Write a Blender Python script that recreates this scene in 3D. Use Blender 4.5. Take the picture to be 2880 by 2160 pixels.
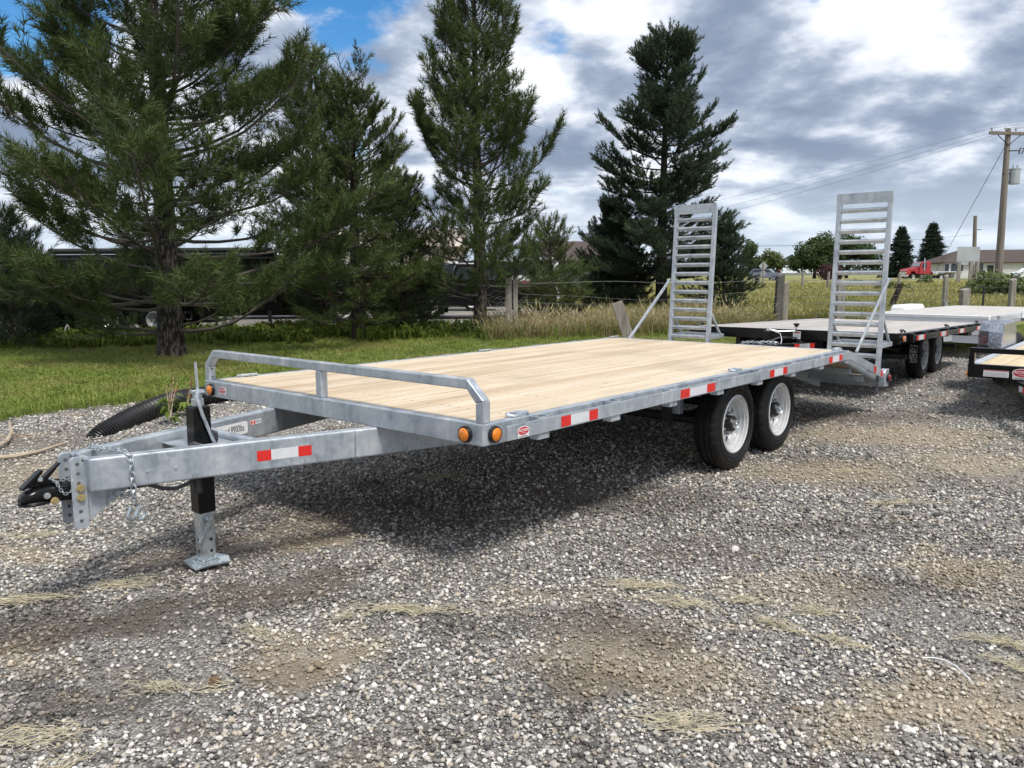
import bpy, bmesh, math, random
import numpy as np
from mathutils import Vector, Matrix, Euler
PI = math.pi
R = math.radians
sc = bpy.context.scene
COL = sc.collection
for o in list(bpy.data.objects):
    bpy.data.objects.remove(o)

# ------------------------------------------------------------------ camera
CH, PITCH, ROLL = 1.476, 0.138, -0.0065
cd = bpy.data.cameras.new('camera'); cam = bpy.data.objects.new('camera', cd); COL.objects.link(cam)
cd.sensor_width = 36.0; cd.lens = 27.55; cd.clip_start = 0.05; cd.clip_end = 6000
c_, s_ = math.cos(PITCH), math.sin(PITCH)
fwv = Vector((0, c_, -s_)); upv = Vector((0, s_, c_)); rtv = Vector((1, 0, 0))
r2 = math.cos(ROLL)*rtv + math.sin(ROLL)*upv
u2 = -math.sin(ROLL)*rtv + math.cos(ROLL)*upv
cam.matrix_world = Matrix(((r2.x, u2.x, -fwv.x, 0), (r2.y, u2.y, -fwv.y, 0), (r2.z, u2.z, -fwv.z, CH), (0, 0, 0, 1)))
sc.camera = cam

# ------------------------------------------------------------------ sky + sun
SUN_TO = Vector((0.28, -0.43, 0.86)).normalized()       # direction towards the sun
SUN_EL = math.asin(SUN_TO.z); SUN_AZ = math.atan2(SUN_TO.x, SUN_TO.y)
w = bpy.data.worlds.new('World'); sc.world = w; w.use_nodes = True
nt = w.node_tree; nt.nodes.clear()
N = nt.nodes.new
def L(a, b): nt.links.new(a, b)
def wmath(op, a, b=None, c=None, clamp=False):
    n = N('ShaderNodeMath'); n.operation = op; n.use_clamp = clamp
    for i, x in enumerate((a, b, c)):
        if x is None: continue
        if isinstance(x, (int, float)): n.inputs[i].default_value = x
        else: L(x, n.inputs[i])
    return n.outputs[0]
out = N('ShaderNodeOutputWorld')
sky = N('ShaderNodeTexSky'); sky.sky_type = 'NISHITA'; sky.sun_disc = False
sky.sun_elevation = SUN_EL; sky.sun_rotation = SUN_AZ; sky.air_density = 1.0; sky.dust_density = 0.4; sky.ozone_density = 2.0
bg_sky = N('ShaderNodeBackground'); bg_sky.inputs[1].default_value = 0.10
hs = N('ShaderNodeHueSaturation'); hs.inputs['Saturation'].default_value = 1.4
L(sky.outputs[0], hs.inputs['Color']); L(hs.outputs[0], bg_sky.inputs[0])
tc = N('ShaderNodeTexCoord'); sx = N('ShaderNodeSeparateXYZ'); L(tc.outputs['Generated'], sx.inputs[0])
zc = wmath('ADD', wmath('MAXIMUM', sx.outputs[2], 0.0), 0.27)
px = wmath('DIVIDE', sx.outputs[0], zc); py = wmath('DIVIDE', sx.outputs[1], zc)
cv = N('ShaderNodeCombineXYZ'); L(px, cv.inputs[0]); L(py, cv.inputs[1]); cv.inputs[2].default_value = 3.7
def wnoise(scale, detail, rough, dist=0.0, off=(0, 0, 0), vec=None):
    mp = N('ShaderNodeMapping'); L(vec or cv.outputs[0], mp.inputs[0]); mp.inputs['Location'].default_value = off
    n = N('ShaderNodeTexNoise'); n.inputs['Scale'].default_value = scale; n.inputs['Detail'].default_value = detail
    n.inputs['Roughness'].default_value = rough; n.inputs['Distortion'].default_value = dist
    L(mp.outputs[0], n.inputs['Vector']); return n.outputs['Fac']
def ramp_w(fac, a, b):
    n = N('ShaderNodeMapRange'); n.interpolation_type = 'SMOOTHSTEP'
    n.inputs[1].default_value = a; n.inputs[2].default_value = b; L(fac, n.inputs[0]); return n.outputs[0]
SKX, SKY_ = 5.1, 2.2
n1 = wnoise(1.9, 11, 0.54, 0.15, (SKX, SKY_, 0))
n1s = wnoise(1.9, 6, 0.54, 0.15, (SKX+0.10, SKY_-0.10, 0))
n2 = wnoise(5.5, 9, 0.56, 0.1, (4.0, 2.0, 1))
n3 = wnoise(0.9, 4, 0.5, 0.2, (-2.6, 1.4, 2))
# openings of clear sky (the blue gap left of the middle pine, and the corner by the big pine)
def hole(d, r0, r1):
    v = Vector(d).normalized(); dp = N('ShaderNodeVectorMath'); dp.operation = 'DOT_PRODUCT'
    L(tc.outputs['Generated'], dp.inputs[0]); dp.inputs[1].default_value = v
    n = N('ShaderNodeMapRange'); n.interpolation_type = 'SMOOTHSTEP'
    n.inputs[1].default_value = math.cos(R(r1)); n.inputs[2].default_value = math.cos(R(r0)); L(dp.outputs['Value'], n.inputs[0])
    return n.outputs[0]
h1 = hole((-0.21, 1.055, 0.36), 1.0, 7.5)
h2 = hole((-0.66, 1.05, 0.40), 2, 10)
h3 = hole((0.40, 1.05, 0.36), 0.5, 5)
hh = wmath('MAXIMUM', wmath('MAXIMUM', h1, h2), wmath('MULTIPLY', h3, 0.75))
cov = wmath('ADD', wmath('MULTIPLY', n1, 0.72), wmath('MULTIPLY', n2, 0.28))
cov = wmath('SUBTRACT', wmath('ADD', cov, 0.155), wmath('MULTIPLY', hh, 0.27))
cover = ramp_w(cov, 0.455, 0.535)
# cloud shade: thick parts and the side away from the sun grey, thin edges bright
thick = wmath('ADD', wmath('MULTIPLY', n3, 0.42), wmath('ADD', wmath('MULTIPLY', n1, 0.36), wmath('MULTIPLY', n2, 0.22)))
thick = wmath('SUBTRACT', thick, wmath('MULTIPLY', wmath('SUBTRACT', n1, n1s), 0.75))
shade = ramp_w(thick, 0.375, 0.60)
cr = N('ShaderNodeValToRGB'); L(shade, cr.inputs[0]); e = cr.color_ramp.elements
e[0].position = 0.0; e[0].color = (0.70, 0.715, 0.735, 1)
e[1].position = 1.0; e[1].color = (0.165, 0.205, 0.285, 1)
m = e.new(0.35); m.color = (0.50, 0.535, 0.595, 1)
m = e.new(0.7); m.color = (0.265, 0.31, 0.395, 1)
# lighter towards the horizon
hz = N('ShaderNodeMapRange'); hz.interpolation_type = 'SMOOTHSTEP'; hz.inputs[1].default_value = 0.16; hz.inputs[2].default_value = 0.0
hz.inputs[3].default_value = 0.0; hz.inputs[4].default_value = 0.75; L(sx.outputs[2], hz.inputs[0])
mx = N('ShaderNodeMixRGB'); L(hz.outputs[0], mx.inputs[0]); L(cr.outputs[0], mx.inputs[1]); mx.inputs[2].default_value = (0.45, 0.515, 0.585, 1)
bg_c = N('ShaderNodeBackground'); L(mx.outputs[0], bg_c.inputs[0]); bg_c.inputs[1].default_value = 1.1
ms = N('ShaderNodeMixShader'); L(cover, ms.inputs[0]); L(bg_sky.outputs[0], ms.inputs[1]); L(bg_c.outputs[0], ms.inputs[2])
L(ms.outputs[0], out.inputs[0])
sd = bpy.data.lights.new('sun', 'SUN'); sun = bpy.data.objects.new('sun', sd); COL.objects.link(sun)
sd.energy = 2.6; sd.angle = R(13); sd.color = (1.0, 0.95, 0.87)
sun.rotation_euler = (-SUN_TO).to_track_quat('-Z', 'Y').to_euler()
sun.location = (0, 0, 30)
sc.view_settings.view_transform = 'Standard'; sc.view_settings.look = 'None'
sc.view_settings.exposure = 0.62; sc.view_settings.gamma = 1.0; sc.view_settings.use_curve_mapping = False
sc.render.engine = 'CYCLES'
sc.cycles.max_bounces = 5; sc.cycles.diffuse_bounces = 2; sc.cycles.glossy_bounces = 3; sc.cycles.transparent_max_bounces = 6
sc.cycles.use_denoising = True; sc.cycles.adaptive_threshold = 0.025
w.cycles.sampling_method = 'MANUAL'; w.cycles.sample_map_resolution = 512

# ------------------------------------------------------------------ materials
MATS = {}
class NB:
    """small node builder"""
    def __init__(s, name):
        s.m = bpy.data.materials.new(name); s.m.use_nodes = True; s.t = s.m.node_tree; s.t.nodes.clear()
        s.o = s.n('ShaderNodeOutputMaterial'); s.b = s.n('ShaderNodeBsdfPrincipled'); s.l(s.b.outputs[0], s.o.inputs[0])
        MATS[name] = s.m
    def n(s, t): return s.t.nodes.new(t)
    def l(s, a, b): s.t.links.new(a, b)
    def set(s, k, v):
        i = s.b.inputs[k]
        if hasattr(v, 'is_linked') or hasattr(v, 'links'): s.l(v, i)
        elif isinstance(v, tuple) and len(v) == 3: i.default_value = (*v, 1)
        else: i.default_value = v
    def coord(s, kind='Object', scale=(1, 1, 1), rand=0.0):
        if kind == 'World':
            g = s.n('ShaderNodeNewGeometry'); v = g.outputs['Position']
        else:
            t = s.n('ShaderNodeTexCoord'); v = t.outputs[kind]
        if rand:
            oi = s.n('ShaderNodeObjectInfo'); a = s.n('ShaderNodeVectorMath'); a.operation = 'SCALE'
            cb = s.n('ShaderNodeCombineXYZ'); [s.l(oi.outputs['Random'], cb.inputs[i]) for i in range(3)]
            s.l(cb.outputs[0], a.inputs[0]); a.inputs['Scale'].default_value = rand
            ad = s.n('ShaderNodeVectorMath'); s.l(v, ad.inputs[0]); s.l(a.outputs[0], ad.inputs[1]); v = ad.outputs[0]
        mp = s.n('ShaderNodeMapping'); mp.inputs['Scale'].default_value = scale; s.l(v, mp.inputs[0]); return mp.outputs[0]
    def noise(s, vec, scale, detail=4, rough=0.5, dist=0.0):
        n = s.n('ShaderNodeTexNoise'); s.l(vec, n.inputs['Vector']); n.inputs['Scale'].default_value = scale
        n.inputs['Detail'].default_value = detail; n.inputs['Roughness'].default_value = rough; n.inputs['Distortion'].default_value = dist
        return n.outputs['Fac']
    def vor(s, vec, scale, feat='F1', out='Distance'):
        n = s.n('ShaderNodeTexVoronoi'); n.feature = feat; s.l(vec, n.inputs['Vector']); n.inputs['Scale'].default_value = scale
        return n.outputs[out]
    def ramp(s, fac, stops, interp='LINEAR'):
        n = s.n('ShaderNodeValToRGB'); n.color_ramp.interpolation = interp; el = n.color_ramp.elements
        el[0].position, el[0].color = stops[0][0], (*stops[0][1], 1)
        el[1].position, el[1].color = stops[-1][0], (*stops[-1][1], 1)
        for p, c in stops[1:-1]:
            x = el.new(p); x.color = (*c, 1)
        s.l(fac, n.inputs[0]); return n.outputs[0]
    def rng(s, fac, a, b, c=0.0, d=1.0, smooth=True):
        n = s.n('ShaderNodeMapRange'); n.interpolation_type = 'SMOOTHSTEP' if smooth else 'LINEAR'
        for i, x in zip((1, 2, 3, 4), (a, b, c, d)): n.inputs[i].default_value = x
        s.l(fac, n.inputs[0]); return n.outputs[0]
    def mix(s, f, a, b, mode='MIX'):
        n = s.n('ShaderNodeMixRGB'); n.blend_type = mode
        for i, x in enumerate((f, a, b)):
            if isinstance(x, (int, float)): n.inputs[i].default_value = x if i == 0 else (x, x, x, 1)
            elif isinstance(x, tuple): n.inputs[i].default_value = (*x, 1)
            else: s.l(x, n.inputs[i])
        return n.outputs[0]
    def mth(s, op, a, b=0.0):
        n = s.n('ShaderNodeMath'); n.operation = op
        for i, x in enumerate((a, b)):
            if isinstance(x, (int, float)): n.inputs[i].default_value = x
            else: s.l(x, n.inputs[i])
        return n.outputs[0]
    def rand(s): return s.n('ShaderNodeObjectInfo').outputs['Random']
    def attr(s, name):
        n = s.n('ShaderNodeAttribute'); n.attribute_name = name; return n
    def bump(s, h, strength=0.3, dist=0.01):
        n = s.n('ShaderNodeBump'); n.inputs['Strength'].default_value = strength; n.inputs['Distance'].default_value = dist
        s.l(h, n.inputs['Height']); s.l(n.outputs[0], s.b.inputs['Normal'])
def simple(name, col, rough=0.5, metal=0.0, var=0.12, nscale=8.0, coat=0.0, bump=0.0):
    b = NB(name); v = b.coord('Object', rand=3.0)
    f = b.noise(v, nscale, 5, 0.6)
    lo = tuple(c*(1-var) for c in col); hi = tuple(min(1, c*(1+var)) for c in col)
    b.set('Base Color', b.ramp(f, [(0.3, lo), (0.7, hi)])); b.set('Roughness', b.rng(f, 0.3, 0.7, max(0.02, rough-0.08), min(1, rough+0.08))); b.set('Metallic', metal)
    if coat: b.set('Coat Weight', coat); b.set('Coat Roughness', 0.1)
    if bump: b.bump(f, bump, 0.01)
    return b.m

F_PX = 2203.8
def gnd(u, v, z=0.0):     # photograph pixel (2880 wide) -> point on the level z
    d = fwv+r2*((u-1440)/F_PX)+u2*((1080-v)/F_PX); t = (z-CH)/d.z; return Vector((0, 0, CH))+d*t
def at(u, v, Y):
    d = fwv+r2*((u-1440)/F_PX)+u2*((1080-v)/F_PX); return Vector((0, 0, CH))+d*(Y/d.y)
def pat(lst): return [(gnd(u, v).x, gnd(u, v).y, rx, ry, a) for u, v, rx, ry, a in lst]
PATCH = {'tan': pat([(870, 1860, .30, .26, .8), (2680, 1990, .62, .30, 1), (1830, 1890, .5, .4, .7), (2330, 1330, 1.0, .5, .8), (2520, 1225, 1.3, .7, .9), (2760, 1300, .9, .6, .8), (880, 1525, .35, .22, .9), (130, 1330, .9, .8, .6), (2250, 1650, .6, .25, .5), (1560, 1680, .4, .2, .4)]),
         'soil': pat([(1720, 1780, .38, .26, .9), (560, 1560, .55, .35, .8), (820, 1640, .5, .25, .7), (330, 1760, .5, .25, .6), (2000, 1545, .7, .3, .5), (2440, 1175, 1.2, .5, .8), (800, 1890, .25, .2, .6), (130, 1240, .9, .5, .5)]),
         'damp_and_shade': pat([(260, 1740, .9, .35, .85), (700, 1690, .7, .3, .8), (1000, 1440, 1.5, .9, .8), (1760, 1420, .9, .5, .7), (1680, 1960, .42, .3, .85), (2600, 1640, .7, .3, .6), (130, 1990, .5, .25, .8), (1100, 2100, .3, .15, .5), (2330, 1480, .8, .25, .6), (1350, 1760, .4, .2, .5)])}  # damp stains; the patch under the deck paints the trailer's shadow deeper
def make_materials():
    # galvanised steel: clouded spangle, vertical runs
    b = NB('galvanised'); v = b.coord('Object', rand=0.0)
    spang = b.vor(v, 34, 'F1', 'Color'); bw = b.n('ShaderNodeRGBToBW'); b.l(spang, bw.inputs[0])
    cloud = b.noise(v, 5.5, 6, 0.62, 0.6)
    runs = b.noise(b.coord('Object', (16, 16, 1.6)), 1.0, 4, 0.6, 0.3)
    f = b.mth('ADD', b.mth('MULTIPLY', cloud, 0.5), b.mth('ADD', b.mth('MULTIPLY', runs, 0.38), b.mth('MULTIPLY', bw.outputs[0], 0.12)))
    col = b.ramp(f, [(0.32, (0.245, 0.285, 0.33)), (0.47, (0.40, 0.445, 0.495)), (0.56, (0.47, 0.51, 0.55)), (0.66, (0.60, 0.63, 0.66))])
    drip = b.mth('MULTIPLY', b.rng(b.noise(b.coord('Object', (42, 42, 1.1)), 1.0, 3, 0.6, 0.2), 0.60, 0.70), b.rng(b.noise(v, 2.2, 3, 0.5), 0.48, 0.62))
    col = b.mix(b.mth('MULTIPLY', drip, 0.55), col, (0.13, 0.14, 0.155))
    b.set('Base Color', col); b.set('Metallic', 0.45); b.set('Roughness', b.rng(f, 0.35, 0.65, 0.34, 0.52)); b.bump(cloud, 0.12, 0.004)
    # pale pine decking
    b = NB('deck_wood')
    v = b.coord('Object', (0.55, 14, 14), rand=9.0)
    g1 = b.noise(v, 1.6, 7, 0.6, 0.7)
    g2 = b.noise(b.coord('Object', (0.25, 60, 60), rand=5.0), 1.0, 5, 0.65, 0.2)
    kn = b.vor(b.coord('Object', (1.5, 6.5, 6.5), rand=7.0), 1.0)
    rnd = b.rand()
    base = b.ramp(g1, [(0.30, (0.45, 0.32, 0.19)), (0.44, (0.63, 0.515, 0.365)), (0.58, (0.74, 0.655, 0.52)), (0.72, (0.66, 0.54, 0.38))])
    base = b.mix(b.rng(g2, 0.48, 0.72, 0, 0.42), base, (0.47, 0.34, 0.20))
    tint = b.ramp(rnd, [(0.0, (0.80, 0.70, 0.58)), (0.25, (1.0, 0.97, 0.93)), (0.5, (0.93, 0.86, 0.76)), (0.75, (1.0, 0.98, 0.97)), (1.0, (0.90, 0.80, 0.66))])
    base = b.mix(1.0, base, tint, 'MULTIPLY'); base = b.mix(0.22, base, (0.66, 0.615, 0.54))
    base = b.mix(b.rng(kn, 0.0, 0.085, 0.85, 0.0), base, (0.20, 0.11, 0.05))
    dirt = b.noise(b.coord('World', (1.2, 1.2, 1.2)), 1.0, 5, 0.6)
    base = b.mix(b.rng(dirt, 0.48, 0.72, 0.0, 0.42), base, (0.36, 0.285, 0.20))
    gl = b.noise(b.coord('World', (5, 5, 5)), 1.0, 6, 0.7); base = b.mix(b.rng(gl, 0.55, 0.72, 0.0, 0.3), base, (0.46, 0.37, 0.26)); base = b.mix(1.0, base, (0.92, 0.91, 0.90), 'MULTIPLY')
    b.set('Base Color', base); b.set('Roughness', 0.62); b.bump(g2, 0.25, 0.004)
    b = NB('grey_wood')      # weathered boards of the black trailer
    v = b.coord('Object', (0.5, 18, 18), rand=9.0); g1 = b.noise(v, 1.5, 6, 0.6, 0.5)
    base = b.mix(1.0, b.ramp(g1, [(0.3, (0.34, 0.31, 0.29)), (0.7, (0.60, 0.57, 0.54))]), b.ramp(b.rand(), [(0, (0.82, 0.82, 0.82)), (1, (1, 1, 1))]), 'MULTIPLY')
    b.set('Base Color', base); b.set('Roughness', 0.7); b.bump(g1, 0.2, 0.004)
    b = NB('tan_board')
    v = b.coord('Object', (0.6, 12, 12), rand=9.0); g1 = b.noise(v, 1.5, 6, 0.6, 0.5)
    b.set('Base Color', b.ramp(g1, [(0.3, (0.50, 0.39, 0.24)), (0.7, (0.68, 0.57, 0.38))])); b.set('Roughness', 0.65)
    simple('black_paint', (0.006, 0.006, 0.0065), 0.22, 0, 0.2, 6)
    MATS['black_paint'].node_tree.nodes['Principled BSDF'].inputs['Specular IOR Level'].default_value = 0.25
    simple('black_satin', (0.010, 0.010, 0.011), 0.42, 0, 0.2, 12)
    simple('black_underside', (0.02, 0.02, 0.021), 0.6, 0, 0.3, 9)
    b = NB('rubber'); v = b.coord('Object'); f = b.noise(v, 9, 6, 0.65)
    b.set('Base Color', b.ramp(f, [(0.35, (0.006, 0.006, 0.0065)), (0.75, (0.016, 0.0155, 0.015))])); b.set('Specular IOR Level', 0.3); b.set('Roughness', b.rng(f, 0.3, 0.7, 0.42, 0.7)); b.bump(f, 0.1, 0.003)
    simple('rim_silver', (0.60, 0.61, 0.62), 0.32, 0.35, 0.05, 14)
    simple('zinc', (0.55, 0.60, 0.63), 0.3, 0.8, 0.15, 30)
    simple('zinc_yellow', (0.60, 0.49, 0.26), 0.35, 0.75, 0.2, 30)
    simple('chrome', (0.75, 0.76, 0.78), 0.12, 1.0, 0.05, 20)
    simple('aluminium', (0.66, 0.68, 0.71), 0.38, 0.6, 0.08, 6)
    simple('white_paint', (0.74, 0.75, 0.77), 0.35, 0, 0.05, 4)
    simple('white_deck', (0.50, 0.48, 0.45), 0.6, 0, 0.12, 3)
    simple('red_paint', (0.36, 0.02, 0.03), 0.3, 0, 0.1, 5, coat=0.4)
    simple('tape_red', (0.62, 0.025, 0.018), 0.35, 0, 0.07, 40)
    simple('tape_white', (0.62, 0.63, 0.66), 0.35, 0, 0.05, 40)
    simple('decal_white', (0.78, 0.78, 0.78), 0.4, 0, 0.03, 20)
    simple('decal_red', (0.52, 0.03, 0.05), 0.4, 0, 0.05, 20)
    simple('ink', (0.02, 0.02, 0.022), 0.5, 0, 0.1, 20)
    simple('hole_grey', (0.10, 0.10, 0.10), 0.8, 0, 0.3, 60)
    simple('branch_bark', (0.085, 0.072, 0.062), 0.9, 0, 0.3, 6)
    simple('ink_grey', (0.30, 0.30, 0.31), 0.5, 0, 0.1, 20)
    b = NB('amber'); v = b.coord('Object'); f = b.noise(v, 60, 2)
    b.set('Base Color', b.ramp(f, [(0.3, (0.62, 0.16, 0.01)), (0.7, (0.85, 0.27, 0.02))])); b.set('Roughness', 0.18); b.set('Coat Weight', 0.6)
    simple('red_lens', (0.30, 0.01, 0.012), 0.18, 0, 0.15, 60, coat=0.5)
    b = NB('label_worn'); f = b.noise(b.coord('Object'), 45, 3, 0.6); b.set('Base Color', b.ramp(f, [(0.47, (0.02, 0.02, 0.02)), (0.52, (0.55, 0.55, 0.56))])); b.set('Roughness', 0.5)
    simple('grey_plastic', (0.30, 0.31, 0.32), 0.5, 0, 0.1, 8)
    simple('glass_dark', (0.03, 0.04, 0.05), 0.08, 0, 0.2, 4, coat=0.5)
    simple('glass_car', (0.20, 0.25, 0.30), 0.1, 0, 0.3, 3, coat=0.5)
    simple('car_paint', (0.20, 0.22, 0.26), 0.25, 0.4, 0.1, 4, coat=0.6)
    # weathered fence wood, bark
    for nm, lo, hi, sc3 in (('post_wood', (0.13, 0.115, 0.10), (0.36, 0.33, 0.29), (22, 22, 1.6)), ('post_dark', (0.05, 0.048, 0.045), (0.13, 0.12, 0.11), (22, 22, 1.6)),
                            ('pole_wood', (0.12, 0.10, 0.085), (0.25, 0.22, 0.19), (12, 12, 0.6))):
        b = NB(nm); f = b.noise(b.coord('Object', sc3, rand=4.0), 1.0, 6, 0.65, 0.4)
        b.set('Base Color', b.ramp(f, [(0.3, lo), (0.7, hi)])); b.set('Roughness', 0.85); b.bump(f, 0.5, 0.01)
    for nm, lo, hi in (('bark_pine', (0.010, 0.008, 0.007), (0.15, 0.122, 0.105)), ('bark_dark', (0.008, 0.006, 0.006), (0.052, 0.040, 0.034))):
        b = NB(nm); v = b.coord('Object', (1, 1, 0.35), rand=4.0); f = b.vor(v, 22); g = b.noise(v, 16, 6, 0.7)
        f2 = b.vor(b.coord('Object', (1, 1, 0.22), rand=4.0), 13); h = b.mth('ADD', b.mth('MULTIPLY', b.mth('MINIMUM', f, f2), 0.75), b.mth('MULTIPLY', g, 0.45))
        b.set('Base Color', b.ramp(h, [(0.28, hi), (0.62, lo)])); b.set('Roughness', 0.9); b.bump(h, -1.0, 0.05)
    def foliage(name, dark, mid, light, trans=0.25):
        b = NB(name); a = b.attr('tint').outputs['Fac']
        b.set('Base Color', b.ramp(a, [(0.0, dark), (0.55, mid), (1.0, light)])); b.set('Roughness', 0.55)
        b.set('Specular IOR Level', 0.25)
        tr = b.n('ShaderNodeBsdfTranslucent'); mxs = b.n('ShaderNodeMixShader'); mxs.inputs[0].default_value = trans
        b.l(b.ramp(a, [(0.0, mid), (1.0, light)]), tr.inputs[0])
        b.l(b.b.outputs[0], mxs.inputs[1]); b.l(tr.outputs[0], mxs.inputs[2]); b.l(mxs.outputs[0], b.o.inputs[0])
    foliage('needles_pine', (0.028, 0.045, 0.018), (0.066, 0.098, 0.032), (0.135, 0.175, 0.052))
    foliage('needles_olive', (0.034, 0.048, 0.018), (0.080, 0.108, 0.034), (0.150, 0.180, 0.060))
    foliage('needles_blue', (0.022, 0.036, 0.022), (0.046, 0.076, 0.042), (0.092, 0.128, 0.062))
    foliage('needles_spruce', (0.014, 0.026, 0.020), (0.032, 0.054, 0.038), (0.058, 0.088, 0.055), 0.1)
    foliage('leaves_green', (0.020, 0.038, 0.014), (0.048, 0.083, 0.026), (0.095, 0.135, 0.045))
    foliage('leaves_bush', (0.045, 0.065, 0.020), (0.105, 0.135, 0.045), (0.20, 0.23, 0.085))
    foliage('leaves_burgundy', (0.030, 0.014, 0.014), (0.070, 0.030, 0.030), (0.11, 0.05, 0.045))
    foliage('leaves_far', (0.03, 0.05, 0.035), (0.05, 0.08, 0.05), (0.08, 0.115, 0.07), 0.1)
    def blades(name, stops, patch=None):
        b = NB(name); r = b.rand(); a = b.attr('tint').outputs['Fac']
        f = b.mth('ADD', b.mth('MULTIPLY', r, 0.6), b.mth('MULTIPLY', a, 0.4))
        col = b.ramp(f, stops)
        if patch:
            n = b.noise(b.coord('World', (1, 1, 0)), patch[0], 4, 0.6)
            col = b.mix(b.rng(n, 0.42, 0.66, 0, patch[2]), col, patch[1])
        b.set('Base Color', col); b.set('Roughness', 0.6); b.set('Specular IOR Level', 0.2)
        tr = b.n('ShaderNodeBsdfTranslucent'); mxs = b.n('ShaderNodeMixShader'); mxs.inputs[0].default_value = 0.3
        b.l(col, tr.inputs[0]); b.l(b.b.outputs[0], mxs.inputs[1]); b.l(tr.outputs[0], mxs.inputs[2]); b.l(mxs.outputs[0], b.o.inputs[0])
    blades('grass_lawn', [(0.0, (0.115, 0.165, 0.03)), (0.5, (0.22, 0.295, 0.06)), (1.0, (0.38, 0.40, 0.13))], (0.5, (0.36, 0.32, 0.13), 0.6))
    blades('grass_weed', [(0.0, (0.08, 0.13, 0.02)), (0.5, (0.18, 0.25, 0.045)), (1.0, (0.36, 0.38, 0.10))])
    blades('grass_field', [(0.0, (0.16, 0.17, 0.045)), (0.5, (0.30, 0.285, 0.095)), (1.0, (0.46, 0.405, 0.18))], (0.12, (0.16, 0.20, 0.05), 0.55))
    blades('grass_dry', [(0.0, (0.20, 0.17, 0.08)), (0.5, (0.36, 0.31, 0.17)), (1.0, (0.52, 0.44, 0.26))])
    simple('straw', (0.40, 0.355, 0.245), 0.85, 0, 0.4, 25)
    simple('rust_weed', (0.25, 0.10, 0.04), 0.8, 0, 0.4, 12)
    simple('stick', (0.40, 0.33, 0.24), 0.8, 0, 0.25, 12)
    simple('cone_brown', (0.13, 0.085, 0.05), 0.85, 0, 0.4, 20)
    simple('wire', (0.24, 0.25, 0.25), 0.5, 0.5, 0.25, 5)
    simple('cable', (0.06, 0.06, 0.065), 0.6, 0, 0.2, 3)
    simple('sign_back', (0.42, 0.45, 0.47), 0.5, 0.3, 0.08, 0.8)
    simple('house_wall', (0.56, 0.57, 0.57), 0.7, 0, 0.05, 0.6)
    simple('roof_brown', (0.070, 0.052, 0.047), 0.85, 0, 0.2, 2.0)
    simple('brick_red', (0.20, 0.07, 0.05), 0.85, 0, 0.25, 3)
    simple('roof_green', (0.42, 0.47, 0.46), 0.6, 0, 0.06, 0.5)
    simple('barn_red', (0.26, 0.04, 0.045), 0.7, 0, 0.1, 0.5)
    simple('wall_blue', (0.07, 0.085, 0.11), 0.7, 0, 0.1, 1.0)
    simple('wall_beige', (0.50, 0.43, 0.37), 0.7, 0, 0.08, 0.4)
    simple('red_chain', (0.40, 0.04, 0.03), 0.5, 0, 0.2, 20)
    # ground sheets and pebbles share the yard's stains and the shade painted under the deck
    def yard_patches(b):
        wv = b.coord('World', (1, 1, 0))
        nz = b.n('ShaderNodeTexNoise'); nz.inputs['Scale'].default_value = 2.2; nz.inputs['Detail'].default_value = 5; nz.inputs['Roughness'].default_value = 0.62; b.l(wv, nz.inputs['Vector'])
        sb = b.n('ShaderNodeVectorMath'); sb.operation = 'SUBTRACT'; b.l(nz.outputs['Color'], sb.inputs[0]); sb.inputs[1].default_value = (.5, .5, .5)
        sm = b.n('ShaderNodeVectorMath'); sm.operation = 'MULTIPLY'; b.l(sb.outputs[0], sm.inputs[0]); sm.inputs[1].default_value = (1.1, 1.1, 0)
        dv = b.n('ShaderNodeVectorMath'); b.l(wv, dv.inputs[0]); b.l(sm.outputs[0], dv.inputs[1])
        def group(lst):
            acc = None
            for x, y, rx, ry, amt in lst:
                s1 = b.n('ShaderNodeVectorMath'); s1.operation = 'SUBTRACT'; b.l(dv.outputs[0], s1.inputs[0]); s1.inputs[1].default_value = (x, y, 0)
                s2 = b.n('ShaderNodeVectorMath'); s2.operation = 'MULTIPLY'; b.l(s1.outputs[0], s2.inputs[0]); s2.inputs[1].default_value = (1/rx, 1/ry, 0)
                ln = b.n('ShaderNodeVectorMath'); ln.operation = 'LENGTH'; b.l(s2.outputs[0], ln.inputs[0])
                f = b.rng(ln.outputs['Value'], 1.15, 0.25, 0.0, amt); acc = f if acc is None else b.mth('MAXIMUM', acc, f)
            return acc
        gen = b.rng(b.noise(wv, 0.55, 6, 0.6, 0.5), 0.50, 0.66)
        damp_and_shade = b.mth('MAXIMUM', group(PATCH['damp_and_shade']), b.mth('MULTIPLY', gen, 0.4))
        tan = b.mth('MAXIMUM', group(PATCH['tan']), b.mth('MULTIPLY', b.rng(b.noise(b.coord('World', (0.75, 1.1, 0)), 0.8, 5, 0.6, 0.4), 0.55, 0.68), 0.8))
        soil = b.mth('MAXIMUM', group(PATCH['soil']), b.mth('MULTIPLY', b.rng(b.noise(wv, 1.5, 4, 0.6, 0.2), 0.60, 0.70), 0.8))
        return damp_and_shade, tan, soil
    b = NB('gravel_bed'); damp_and_shade, tan, soil = yard_patches(b)
    wv = b.coord('World', (1, 1, 1)); cells = b.vor(wv, 95, 'F1', 'Color'); bw = b.n('ShaderNodeRGBToBW'); b.l(cells, bw.inputs[0])
    dist = b.vor(wv, 95, 'F1', 'Distance'); fine = b.noise(wv, 170, 4, 0.7)
    st = b.ramp(b.mth('ADD', b.mth('MULTIPLY', bw.outputs[0], 0.8), b.mth('MULTIPLY', fine, 0.2)), [(0.2, (0.13, 0.122, 0.112)), (0.5, (0.35, 0.33, 0.305)), (0.8, (0.60, 0.575, 0.535))])
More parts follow.
